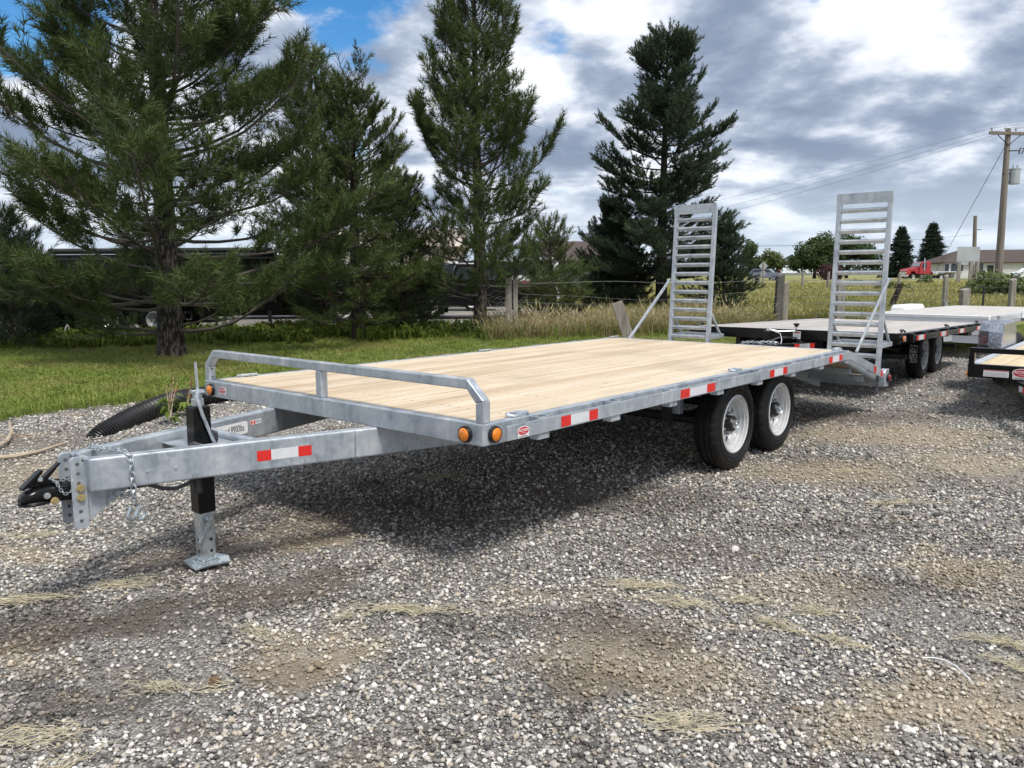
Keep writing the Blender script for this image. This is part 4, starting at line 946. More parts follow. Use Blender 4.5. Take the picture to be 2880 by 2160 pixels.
def conifer(name, label, base, H, crown0, rad, seed, mat='needles_pine', bark='bark_pine', tr=.2, whorl=.34, per=5, el=(-4, 42), shape=None, twig=.42, needle=(26, .22, .13, .011, (28, 68)), dens=1.0, curve=.25, gaps=0.0, dead_top=0.0, group='conifers along the fence line', lean=(0, 0), droop=0.0, inner=.32, sc_=1.0):
    r = np.random.RandomState(seed); T = thing(name, label, 'tree', base, r.uniform(0, 6.28), group)
    # trunk
    b = MB(); npt = 14; pts = []; rr = []
    for i in range(npt):
        t = i/(npt-1); z = H*t; pts.append((lean[0]*t*t*H+.05*math.sin(3*t+seed)*min(1, 4*t), lean[1]*t*t*H+.04*math.cos(4*t+seed)*min(1, 4*t), z-.05 if i == 0 else z)); rr.append(tr*(1-.93*t)*(1.22 if i == 0 else 1.0)+.008)
    pts.insert(1, (pts[0][0], pts[0][1], .35)); rr.insert(1, tr*1.0); b.tube(pts, rr, 12); tk = b.build('trunk', bark, T)
    def trunk_at(z): t = z/H; return np.array([lean[0]*t*t*H+.05*math.sin(3*t+seed), lean[1]*t*t*H+.04*math.cos(4*t+seed), z])
    br = MB(); SP, SD, SS, ST = [], [], [], []
    z = crown0; shape = shape or (lambda t: (1-t)**.75*(.55+.45*min(1, t*5)))
    rot = r.uniform(0, 6.28)
    while z < H-.12:
        t = (z-crown0)/(H-crown0); k = max(3, int(round(per*r.uniform(.75, 1.25)))); rot += r.uniform(.4, 1.4)
        for j in range(k):
            if r.rand() < gaps: continue
            az = rot+6.28*j/k+r.uniform(-.35, .35); ln = rad*shape(t)*r.uniform(.58, 1.22)+.10
            e0 = R(el[0]+(el[1]-el[0])*t**1.2+r.uniform(-9, 9)); p0 = trunk_at(z+r.uniform(-.12, .12)); nseg = 6; q = [p0]; e = e0; a_ = az
            for s in range(nseg):
                d = np.array([math.cos(e)*math.cos(a_), math.cos(e)*math.sin(a_), math.sin(e)]); q.append(q[-1]+d*ln/nseg); e += (curve*2/nseg)*r.uniform(.3, 1.6)-droop/nseg; a_ += r.uniform(-.12, .12)
            r0 = max(.009, min(tr*.36*(1-.6*t), .0105*ln+.005)); q = np.array(q)
            br.tube([tuple(x) for x in q], [r0*(1-.82*i/nseg)+.003 for i in range(nseg+1)], 5, cap=False)
            # side twigs
            dead = t > 1-dead_top and r.rand() < .8
            nt2 = int(max(3, ln*7.5*dens)); 
            for w_ in range(nt2):
                s = inner+(1-inner)*((w_+r.rand())/nt2); f = s*nseg; i0 = min(nseg-1, int(f)); p = q[i0]+(q[i0+1]-q[i0])*(f-i0); bd = q[i0+1]-q[i0]; bd /= np.linalg.norm(bd)
                sidev = np.cross(bd, [0, 0, 1.]); sidev /= (np.linalg.norm(sidev)+1e-9); sg = 1 if w_ % 2 else -1
                d = bd*r.uniform(.35, .9)+sidev*sg*r.uniform(.4, 1.0)+np.array([0, 0, r.uniform(-.15, .55)-droop*.4]); d /= np.linalg.norm(d)
                tl = twig*(ln**.5)*r.uniform(.5, 1.15)*(1.15-.6*s); p2 = p+d*tl*.55+np.array([0, 0, r.uniform(-.03, .05)]); d2 = d+np.array([0, 0, r.uniform(.0, .5)-droop*.3]); d2 /= np.linalg.norm(d2); p3 = p2+d2*tl*.45
                br.tube([tuple(p), tuple(p2), tuple(p3)], [.007, .005, .003], 3, cap=False)
                if dead: continue
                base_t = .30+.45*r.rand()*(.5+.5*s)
                m_ = 3 if tl > .22 else 2
                for u_ in range(m_):
                    pp = p+(p2-p)*r.uniform(.35, 1) if u_ else p2+(p3-p2)*.35
                    dd = d2 if u_ == 0 else (d2*.7+sidev*r.uniform(-.8, .8)+np.array([0, 0, r.uniform(-.1, .5)]))
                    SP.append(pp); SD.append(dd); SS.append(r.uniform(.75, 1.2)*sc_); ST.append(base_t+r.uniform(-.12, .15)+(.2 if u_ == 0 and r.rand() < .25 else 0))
            if not dead: SP.append(q[-1]-bd*.05); SD.append(bd); SS.append(1.1*sc_); ST.append(.75)
        z += whorl*r.uniform(.7, 1.3)*(1-.35*t)
    if not dead_top: SP.append(trunk_at(H)-[0, 0, .1]); SD.append(np.array([0, 0, 1.])); SS.append(1.2*sc_); ST.append(.8)
    br.build('branches', 'branch_bark' if bark == 'bark_pine' else bark, T)
    tm = tuft_templates(8, *needle[:4], needle[4], r)
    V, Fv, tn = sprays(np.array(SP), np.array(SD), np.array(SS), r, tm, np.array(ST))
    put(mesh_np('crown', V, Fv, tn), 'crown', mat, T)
    return T
def leafy(name, label, base, blobs, n, leaf, mat, seed, trunk=None, bark='bark_dark', group=None, cat='tree'):
    """broadleaf crown: leaf faces on the shells and through the volume of uneven clumps"""
    r = np.random.RandomState(seed); T = thing(name, label, cat, base, 0, group); P = []; NM = []; TI = []
    wts = np.array([b[3]*b[4]*b[5] for b in blobs])**.67; wts /= wts.sum()
    for b, wt in zip(blobs, wts):
        k = int(n*wt); d = r.randn(k, 3); d /= np.linalg.norm(d, axis=1)[:, None]; lump = 1+.22*np.sin(d[:, 0]*5+b[0]*3)*np.cos(d[:, 2]*4+b[1])+.16*np.sin(d[:, 1]*9+b[2]*2)
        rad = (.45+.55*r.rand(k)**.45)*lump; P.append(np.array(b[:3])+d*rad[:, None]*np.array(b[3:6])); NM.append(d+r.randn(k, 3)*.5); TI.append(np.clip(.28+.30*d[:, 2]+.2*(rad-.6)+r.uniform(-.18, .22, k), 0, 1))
    P = np.concatenate(P); NM = np.concatenate(NM); TI = np.concatenate(TI); keep = P[:, 2] > .02; P, NM, TI = P[keep], NM[keep], TI[keep]
    X, A, B = frames(NM, r); s = leaf*r.uniform(.6, 1.3, len(P))[:, None]
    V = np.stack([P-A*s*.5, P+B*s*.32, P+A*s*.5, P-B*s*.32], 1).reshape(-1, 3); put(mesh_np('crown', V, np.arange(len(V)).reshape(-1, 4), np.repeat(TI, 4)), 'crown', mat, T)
    if trunk:
        b = MB(); h, tr = trunk; b.tube([(0, 0, -.1), (tr*.2, 0, h*.35), (-tr*.2, tr*.1, h*.7), (0, 0, h)], [tr*1.15, tr*.9, tr*.7, tr*.45], 9)
        for bl in blobs[:6]: b.tube([(0, 0, h*.6), (bl[0]*.5, bl[1]*.5, (h*.6+bl[2])/2+.1), (bl[0], bl[1], bl[2])], [tr*.45, tr*.3, tr*.08], 5)
        b.build('trunk', bark, T)
    return T
def gb(u, v, Y): p = at(u, v, Y); return p
def ux(u, Y): return at(u, 780, Y).x
def trees():
    pine_shape = lambda t: (1-t)**.62*(.72+.28*min(1, t*3))
    conifer('pine_tree', 'large dark green pine nearest the camera, behind the coupler', (-6.4, 14.7, 0), 9.6, .62, 3.75, 3, tr=.235, whorl=.34, per=5, el=(-7, 44), shape=lambda t: (1-t)**.42*(.9+.1*math.sin(t*23)), dens=1.0, twig=.56, curve=.38, sc_=1.3, needle=(32, .22, .15, .012, (32, 88)), inner=.40, gaps=.06)
    conifer('pine_tree', 'sparse olive pine with bare dead top, between two taller pines', (-3.55, 18.2, 0), 5.8, .5, 1.75, 15, mat='needles_olive', bark='bark_dark', tr=.15, whorl=.34, per=5, el=(-6, 46), shape=lambda t: (1-t)**.4*.95 if t < .9 else .35, dens=1.45, inner=.25, dead_top=.14, sc_=1.15, needle=(32, .20, .10, .012, (30, 78)), gaps=.1)
    conifer('pine_tree', 'tall open pine rising out of frame at the middle', (-.78, 19.4, 0), 9.1, .95, 2.5, 22, tr=.17, whorl=.38, per=5, el=(0, 50), shape=lambda t: (1-t)**.48*(.88+.14*math.sin(t*19+1)), dens=1.0, twig=.48, curve=.5, sc_=1.3, needle=(32, .24, .13, .012, (30, 84)), inner=.38, gaps=.1)
    conifer('pine_tree', 'dense blue green pine standing behind the far ramp', (ux(1862, 25.5), 25.5, 0), 8.6, 1.5, 2.7, 31, mat='needles_blue', bark='bark_dark', tr=.2, whorl=.36, per=6, el=(-8, 34), shape=lambda t: ((1-t)**.55*(.72+.28*min(1, t*4)))*(1+.25*math.sin(t*15+.6)), dens=1.6, gaps=.12, curve=.28, sc_=1.25, needle=(42, .22, .085, .014, (30, 84)), inner=.25)
    conifer('pine_tree', 'pine standing behind the right side of the largest pine', (ux(900, 21.5), 21.5, 0), 7.1, .5, 1.75, 44, tr=.15, per=5, el=(0, 46), dens=1.25, sc_=1.3, shape=pine_shape)
    conifer('pine_tree', 'low dark young pine at the left edge of the picture', (ux(20, 16.6), 16.6, 0), 2.75, .15, 1.25, 52, tr=.07, whorl=.25, per=6, el=(2, 45), dens=1.3, sc_=1.15, mat='needles_blue', inner=.15)
    conifer('cedar_tree', 'dense dark cedar left of the blue green pine', (ux(1722, 26.5), 26.5, 0), 3.6, .1, 1.5, 61, mat='needles_blue', bark='bark_dark', tr=.10, whorl=.22, per=7, el=(5, 60), dens=1.6, sc_=.9, needle=(40, .22, .09, .016, (30, 80)), inner=.1, shape=lambda t: (1-t)**.5)
    conifer('cedar_tree', 'small bushy cedar right of the blue green pine', (ux(2040, 24.5), 24.5, 0), 2.75, .35, 1.05, 63, mat='needles_blue', bark='bark_dark', tr=.06, whorl=.22, per=7, el=(-5, 55), dens=1.6, sc_=.8, needle=(40, .22, .09, .016, (30, 80)), inner=.1, shape=lambda t: (1-t)**.5)
    conifer('pine_tree', 'young bright green pine low between sparse and tall pines', (ux(1130, 20.2), 20.2, 0), 3.7, .4, 1.25, 71, mat='needles_olive', tr=.08, whorl=.26, per=6, el=(0, 45), dens=1.25, sc_=1.0, inner=.15, shape=lambda t: (1-t)**.45)
    conifer('pine_tree', 'dark low pine just left of the fence end post', (ux(1545, 23.0), 23.0, 0), 2.9, .2, 1.0, 73, mat='needles_olive', tr=.06, whorl=.26, per=6, el=(0, 45), dens=1.2, sc_=1.0, inner=.15, shape=lambda t: (1-t)**.45)
    # far spruces by the road
    for u, H, Y, lb in ((2529, 9.3, 150, 'left one of two far dark spruces beyond the field'), (2616, 9.6, 143, 'far dark spruce standing behind the red truck')):
        conifer('spruce_tree', lb, (ux(u, Y), Y, .5), H, .5, 3.1, int(u), mat='needles_spruce', bark='bark_dark', tr=.22, whorl=.42, per=9, el=(-22, 30), shape=lambda t: (1-t)**.95, dens=.8, sc_=1.7, needle=(22, .30, .10, .045, (40, 95)), curve=.12, droop=.1, inner=.2, twig=.5, group='far trees along the road')
    def lt(name, lb, u, Y, blobs, n, leaf, mat, seed, trunk, grp='far trees along the road', cat='tree'): leafy(name, lb, (ux(u, Y), Y, .5 if Y > 100 else 0), blobs, n, leaf, mat, seed, trunk, group=grp, cat=cat)
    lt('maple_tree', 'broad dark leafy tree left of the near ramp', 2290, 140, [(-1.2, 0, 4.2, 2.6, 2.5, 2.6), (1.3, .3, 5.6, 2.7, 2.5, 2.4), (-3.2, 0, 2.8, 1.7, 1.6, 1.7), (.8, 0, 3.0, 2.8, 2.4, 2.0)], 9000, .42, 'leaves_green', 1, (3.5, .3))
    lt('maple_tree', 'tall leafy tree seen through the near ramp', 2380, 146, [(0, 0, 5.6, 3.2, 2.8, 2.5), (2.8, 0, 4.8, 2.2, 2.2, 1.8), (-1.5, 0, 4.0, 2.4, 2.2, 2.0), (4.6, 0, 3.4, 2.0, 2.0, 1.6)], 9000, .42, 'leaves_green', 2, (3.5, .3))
    lt('ash_tree', 'thin leafy tree left of the diamond road sign', 2108, 120, [(0, 0, 4.6, 1.1, 1.1, 1.3), (-.8, 0, 3.2, 1.2, 1.1, 1.1), (.7, 0, 2.6, 1.0, 1.0, 1.0)], 2600, .36, 'leaves_green', 3, (3.5, .16))
    lt('ash_tree', 'leafy tree right behind the diamond road sign', 2165, 124, [(0, 0, 3.4, 1.5, 1.2, 1.2), (1.2, 0, 2.6, 1.2, 1.1, 1.2), (-.9, 0, 2.4, 1.1, 1.0, 1.1)], 2800, .36, 'leaves_bush', 4, (3, .16))
    lt('burgundy_bush', 'round dark burgundy bush below the leafy trees', 2330, 110, [(0, 0, 1.1, 1.55, 1.3, 1.15), (.8, 0, .9, 1.2, 1.1, .95)], 2600, .26, 'leaves_burgundy', 5, None, 'bushes in the field', 'bush')
    lt('willow_bush', 'big windblown green bush in front of the utility pole', 2800, 34, [(-.1, 0, .75, 1.0, .9, .75), (.9, 0, .65, 1.0, .9, .72), (-.8, 0, .45, .7, .7, .5), (1.9, 0, .5, .8, .8, .55), (.3, .2, 1.05, .6, .5, .4)], 7500, .15, 'leaves_bush', 6, None, 'bushes in the field', 'bush')
    lt('field_shrub', 'small yellow green shrub in front of the red truck', 2600, 75, [(0, 0, .5, .8, .7, .55), (.25, 0, 1.0, .4, .4, .32)], 700, .2, 'leaves_bush', 7, None, 'bushes in the field', 'bush')
    lt('field_shrub', 'low green shrub in tall grass behind the near ramp', 2420, 62, [(0, 0, .45, 2.2, .7, .45), (1.6, 0, .4, 1.3, .7, .4)], 1500, .22, 'leaves_bush', 8, None, 'bushes in the field', 'bush')
    lt('field_shrub', 'leafy shrub in tall grass right of the near ramp', 2500, 48, [(0, 0, .5, .8, .6, .55), (.8, 0, .35, .7, .6, .4)], 1200, .18, 'leaves_bush', 9, None, 'bushes in the field', 'bush')
    # distant wood on the horizon: one mass
    r = np.random.RandomState(5); n = 16000; x = r.uniform(-250, 520, n); hgt = 5.5+2.5*np.sin(x*.05)+2*np.sin(x*.13+1)+r.uniform(-1, 1, n); P = np.column_stack([x, 430+r.uniform(-8, 8, n), hgt*r.rand(n)])
    X, A, B = frames(r.randn(n, 3)+[0, -.6, .4], r); s = r.uniform(1.2, 2.8, n)[:, None]
    V = np.stack([P-A*s*.5, P+B*s*.4, P+A*s*.5, P-B*s*.4], 1).reshape(-1, 3); tag(put(mesh_np('far_wood', V, np.arange(len(V)).reshape(-1, 4), np.repeat(np.clip(P[:, 2]/9+r.uniform(-.2, .2, n), 0, 1), 4)), 'far_wood', 'leaves_far'), 'blue green line of distant trees on the horizon', 'wood', None, 'stuff')

# ------------------------------------------------------------------ other trailers in the yard
def black_deckover():
    ya = R(50.3); tl = .026
    T = thing('flatbed_trailer', 'black flatbed trailer with weathered grey deck parked behind the galvanised one', 'trailer', (4.33, 8.74, 0), ya, roty=tl)
    B = 'black_paint'; w2, ln, zt, hw = 2.57, 4.98, .80, 1.285
    MB().box(0, .06, 0, w2, zt-.125, zt).build('front_beam', B, T, .004)
    for y0, y1 in ((0, .05), (w2-.05, w2)): MB().box(.061, ln, y0, y1, zt-.11, zt-.003).build('side_rail', B, T, .003)
    MB().box(ln-.05, ln+.01, .051, w2-.051, zt-.11, zt-.004).build('rear_beam', B, T)
    n = 15; pw = (w2-.11)/n; pm = MB().box(.065, ln-.055, -pw/2+.003, pw/2-.003, zt-.045, zt-.002).mesh('plank')
    for i in range(n): put(pm, 'plank', 'grey_wood', T, 0, (0, .055+pw*(i+.5), 0))
    for yo in (-.062, w2+.054):
        MB().box(.35, ln, yo, yo+.008, zt-.10, zt-.03).build('rub_rail', B, T, .002)
        for k in range(8):
            x = .42+k*.62; ya_, yb_ = (yo+.0085, -.001) if yo < 0 else (w2+.001, yo-.0005)
            MB().box(x-.04, x+.04, ya_, yb_, zt-.115, zt-.012).build('stake_pocket', B, T)
    for x0 in (.52, 1.75, 2.95, 4.3): tape(T, x0, x0+.42, -.0625, zt-.094, zt-.036, 'rwr', (.22, .78))
    for x in (.25, 2.6, 4.85):
        b = MB(); b.tube([(x-.08, .02, zt+.008), (x-.05, .045, zt+.03), (x+.05, .045, zt+.03), (x+.08, .02, zt+.008)], .010, 6); b.build('tie_down_ring', 'black_satin', T)
        b = MB(); b.tube([(x-.08, w2-.02, zt+.008), (x-.05, w2-.045, zt+.03), (x+.05, w2-.045, zt+.03), (x+.08, w2-.02, zt+.008)], .010, 6); b.build('tie_down_ring', 'black_satin', T)
    marker_light(T, (.10, 0, zt-.06), (0, -1, 0), .038); maker_badge(T, (.235, -.001, zt-.058), (1, 0, 0), (0, 0, 1), .10)
    # tongue
    for s in (0, 1):
        Y = (lambda y: y) if s == 0 else (lambda y: w2-y)
        poly = [(-1.15, Y(1.16)), (.8, Y(.62)), (.8, Y(.69)), (-1.15, Y(1.23))]
        b = MB(); b.prism(poly if s == 0 else poly[::-1], 'z', zt-.29, zt-.135); b.build('tongue_beam', B, T, .005)
    sl = (.62-1.16)/1.95
    for a_, b_, mt in ((-.52, -.43, 'tape_red'), (-.43, -.24, 'tape_white'), (-.24, -.15, 'tape_red')):
        f = lambda x: 1.16+sl*(x+1.15)-.0012
        z0, z1 = zt-.198, zt-.143; b = MB(); b.hexa([(a_, f(a_), z0), (b_, f(b_), z0), (b_, f(b_)+.001, z0), (a_, f(a_)+.001, z0), (a_, f(a_), z1), (b_, f(b_), z1), (b_, f(b_)+.001, z1), (a_, f(a_)+.001, z1)]); b.build('reflective_tape', mt, T)
    b = MB(); b.box(-.62, -.53, hw-.045, hw+.045, .33, zt+.0); J = b.build('jack', B, T, .005)
    MB().box(-.61, -.54, hw-.036, hw+.036, .03-.6*tl, .34).build('inner_leg', 'zinc', J)
    MB().box(-.69, -.46, hw-.115, hw+.115, .012-.6*tl, .032-.6*tl).build('foot_plate', 'zinc', J)
    b = MB(); b.cyl((-.575, hw, zt), (-.575, hw, zt+.035), .02, n=10); b.tube([(-.575, hw, zt+.03), (-.56, hw-.03, zt+.01), (-.50, hw-.10, zt-.004), (-.40, hw-.24, zt), (-.385, hw-.255, zt+.015), (-.38, hw-.26, zt+.05)], .009, 6); b.build('crank_handle', 'zinc', J)
    b = MB(); b.lathe([(0, .05), (.02, .05), (.022, .066), (.034, .072), (.034, .085), (.02, .092), (0, .092)], 14, 'z', (-.38, hw-.26, zt)); b.build('crank_knob', 'black_satin', J)
    b = MB(); chain(b, [(-1.1, hw+.08, zt-.12), (-.95, hw+.0, zt-.115), (-1.0, hw-.09, zt-.12), (-.85, hw-.03, zt-.118), (-.75, hw-.11, zt-.12), (-.68, hw-.16, zt-.125), (-.66, hw-.19, zt-.20)], .045, .005); b.build('safety_chain', 'zinc', T)
    b = MB(); b.tube([(-.56, hw-.03, zt+.01), (-.5, hw-.12, zt-.03), (-.55, hw-.16, zt-.10), (-.64, hw-.18, zt-.16)], .004, 5); b.build('breakaway_cable', 'white_paint', T)
    b = MB(); b.tube([(-.7, hw-.05, zt-.12), (-.5, hw-.12, zt-.075), (-.3, hw-.22, zt-.08), (-.2, hw-.28, zt-.15)], .010, 6); b.build('cable_loop', 'cable', T)
    MB().box(-1.16, -1.0, hw-.09, hw+.09, zt-.26, zt-.136).build('tongue_box', B, T, .004)
    C = MB(); C.box(-1.33, -1.1605, hw-.04, hw+.04, zt-.24, zt-.17); C.cyl((-1.33, hw, zt-.205), (-1.39, hw, zt-.21), .045, .02, 12); C.build('coupler', 'black_satin', T)
    b = MB(); b.box(-.002, 0, hw-.18, hw-.09, zt-.11, zt-.02); o = b.build('label', 'decal_white', T); b = MB(); b.box(-.003, -.002, hw-.172, hw-.098, zt-.045, zt-.028); b.build('label_header', 'red_lens', o); b = MB(); [b.box(-.003, -.002, hw-.17, hw-.10, zt-.098+k*.012, zt-.094+k*.012) for k in range(4)]; b.build('small_print', 'ink_grey', o)
    for x in (2.62, 3.46):
        zc = .35+tl*x
        MB().cyl((x, .45, zc), (x, w2-.45, zc), .036, n=10).build('axle', 'black_underside', T)
        for y, far in ((.37, False), (w2-.37, True)): add_wheel(T, (x, y, zc), far, rot=x)
    b = MB(); [b.box(.061, ln-.1, y, y+.06, zt-.30, zt-.127) for y in (.62, w2-.68)]; b.build('main_beam', 'black_underside', T)
    for y in (.5, w2-.55):
        MB().box(2.0, 4.2, y, y+.05, .46, .51).build('spring', 'black_underside', T)
    for x in (1.2, 4.25):
        MB().box(x, x+.05, .2, w2-.2, .42, .48).build('cross_member', 'black_underside', T)
    MB().box(ln-.35, ln-.05, .1, w2-.1, zt-.20, zt-.127).build('ramp_tray', 'black_underside', T)
    b = MB(); zc = .35+tl*2.62; vs = [(2.62+.358*math.cos(R(a)), y, zc+.358*math.sin(R(a))) for a in (158, 166, 174, 182, 190, 198) for y in (.30, .40)]; b.add(vs, [(2*i, 2*i+1, 2*i+3, 2*i+2) for i in range(5)]); b.build('tyre_label', 'label_worn', T)
    MB().cyl((ln, .2, .2), (ln, .2, .2+.01), .01).build('bolt', 'zinc', T)
    return T
def white_trailer():
    ya = R(42); T = thing('car_trailer', 'white aluminium deck trailer behind the black flatbed', 'trailer', (8.0, 13.2, 0), ya)
    w2, ln, zt = 2.0, 4.6, .74
    MB().box(0, .08, -.03, w2+.03, zt-.33, zt).build('front_panel', 'white_paint', T, .008)
    b = MB(); [b.box(-.006, 0, -.02, w2+.02, zt-.05-k*.075, zt-.042-k*.075) for k in range(2)]; b.build('panel_rib', 'aluminium', T)
    n = 10; pw = w2/n; pm = MB().box(.085, ln, -pw/2+.003, pw/2-.003, zt-.05, zt-.006).mesh('plank')
    for i in range(n): put(pm, 'plank', 'white_deck', T, 0, (0, pw*(i+.5), 0))
    for y0, y1 in ((-.03, -.001), (w2+.001, w2+.03)): MB().box(.081, ln, y0, y1, zt-.16, zt-.004).build('side_rail', 'aluminium', T, .004)
    for s in (0, 1):
        Y = (lambda y: y) if s == 0 else (lambda y: w2-y)
        poly = [(-1.2, Y(.93)), (.5, Y(.35)), (.5, Y(.42)), (-1.2, Y(1.0))]; b = MB(); b.prism(poly if s == 0 else poly[::-1], 'z', zt-.45, zt-.335); b.build('tongue_beam', 'aluminium', T, .004)
    b = MB(); b.box(.02, .5, -.02, w2+.02, zt-.47, zt-.335); b.build('frame_skirt', 'white_paint', T, .004)
    for y0, y1 in ((-.30, -.035), (w2+.035, w2+.30)):
        b = MB(); b.prism([(1.70, zt-.10), (1.75, zt+.03), (1.84, zt+.085), (2.68, zt+.085), (2.77, zt+.03), (2.82, zt-.10)], 'y', y0, y1); b.build('fender', 'white_paint', T, .01)
        for x in (2.26,): add_wheel(T, (x, (y0+y1)/2, .33), y0 > 0, (.33, .20, .19), x, False)
    b = MB(); b.box(.15, .19, -.14, -.10, zt-.1, zt+.0); b.box(.15, .75, -.14, -.10, zt-.035, zt+.0); b.build('side_bar', 'aluminium', T, .004)
    MB().box(-1.5, -1.2005, w2/2-.05, w2/2+.05, zt-.43, zt-.35).build('coupler', 'black_satin', T)
    MB().box(-.95, -.88, w2/2-.035, w2/2+.035, 0.0, zt-.2).build('jack', 'zinc', T)
    return T
def right_trailer():
    T = thing('equipment_trailer', 'black trailer with tan wood deck cut off by the right edge', 'trailer', (6.22, 6.53, 0), YAW)
    w2, ln, zt = 2.1, 4.8, .555; B = 'black_paint'
    MB().box(0, .07, 0, w2, zt-.135, zt).build('front_beam', B, T, .004)
    b = MB(); b.box(.01, .06, .0, w2, zt+.115, zt+.165); b.build('guard_rail', B, T, .004)
    for y in (0.0, w2/2, w2-.05): MB().box(.011, .059, y+.0, y+.05, zt+.0005, zt+.1145).build('guard_post', B, T, .003)
    n = 9; pw = (w2-.16)/n; pm = MB().box(.075, ln, -pw/2+.004, pw/2-.004, zt-.045, zt-.006).mesh('plank')
    for i in range(n): put(pm, 'plank', 'tan_board', T, 0, (0, .08+pw*(i+.5), 0))
    for y0, y1 in ((.0, .078), (w2-.078, w2)): MB().box(.0705, ln, y0, y1, zt-.12, zt+.002).build('side_rail', 'aluminium', T, .003)
    for x in (1.6, 3.2): MB().box(x, x+.012, .08, w2-.08, zt-.005, zt-.002).build('deck_strap', 'galvanised', T)
    # stickers
    b = MB(); b.box(-.0015, 0, w2-.36, w2-.14, zt-.115, zt-.05); o = b.build('warning_label', 'decal_white', T)
    b = MB(); b.box(-.0025, -.0015, w2-.36, w2-.14, zt-.058, zt-.052); b.build('label_header', 'decal_red', o)
    b = MB(); [b.box(-.0025, -.0015, w2-.35, w2-.15, zt-.105+k*.013, zt-.1015+k*.013) for k in range(3)]; b.build('small_print', 'ink_grey', o)
    maker_badge(T, (-.0015, w2-.47, zt-.062), (0, -1, 0), (0, 0, 1), .17)
    for s in (0, 1):
        Y = (lambda y: y) if s == 0 else (lambda y: w2-y)
        poly = [(-1.2, Y(.95)), (.6, Y(.15)), (.6, Y(.22)), (-1.2, Y(1.02))]; b = MB(); b.prism(poly if s == 0 else poly[::-1], 'z', zt-.26, zt-.137); b.build('tongue_beam', B, T, .005)
    sl = -.8/1.8
    for k, (a_, b_, mt) in enumerate(((-.22, -.12, 'tape_white'), (-.32, -.22, 'tape_red'), (-.46, -.32, 'tape_white'))):
        f = lambda x: w2-(.95+sl*(x+1.2))+.0015
        z0, z1 = zt-.225, zt-.17; b = MB(); b.hexa([(a_, f(a_)-.001, z0), (b_, f(b_)-.001, z0), (b_, f(b_), z0), (a_, f(a_), z0), (a_, f(a_)-.001, z1), (b_, f(b_)-.001, z1), (b_, f(b_), z1), (a_, f(a_), z1)]); b.build('reflective_tape', mt, T)
    # tread plate fenders
    for s in (1, 0):
        Y = (lambda y: y) if s == 0 else (lambda y: w2-y)
        plan = [(1.94, Y(-.02)), (2.9, Y(-.02)), (2.9, Y(-.34)), (2.3, Y(-.34)), (2.12, Y(-.29)), (2.0, Y(-.18))]
        if s == 0: plan = plan[::-1]
        b = MB(); k = len(plan); b.add([(x, y, zt-.08) for x, y in plan]+[(x+.04, y, zt+.20) for x, y in plan]+[(x+.12 if x < 2.5 else x-.02, y*.94+Y(-.15)*.06, zt+.30) for x, y in plan],
              [tuple(range(2*k, 3*k))]+[(i, (i+1) % k, k+(i+1) % k, k+i) for i in range(k)]+[(k+i, k+(i+1) % k, 2*k+(i+1) % k, 2*k+i) for i in range(k)]); b.build('fender', 'tread_plate', T, .012)
        MB().box(1.3, 3.4, *sorted((Y(-.001), Y(-.10))), zt-.11, zt-.081).build('fender_step', 'aluminium', T)
        for x in (3.2, 3.95): add_wheel(T, (x, Y(-.19), .32), s == 1, (.32, .19, .185), x, False)
    b = MB(); b.cyl((.02, w2+.002, zt-.1), (.02, w2+.02, zt-.1), .02, n=12); b.build('marker_light', 'amber', T)
    b = MB(); b.box(.3, .6, w2+.002, w2+.06, zt-.08, zt-.03); b.tube([(.2, w2+.03, zt-.02), (.5, w2+.06, zt), (.8, w2+.04, zt-.03)], .012, 6); b.build('tie_down_strap', 'grey_plastic', T)
    MB().box(-1.0, -.93, w2/2-.035, w2/2+.035, 0, zt+.15).build('jack', 'zinc', T); MB().box(-1.5, -1.15, w2/2-.05, w2/2+.05, zt-.24, zt-.15).build('coupler', 'black_satin', T)
    return T
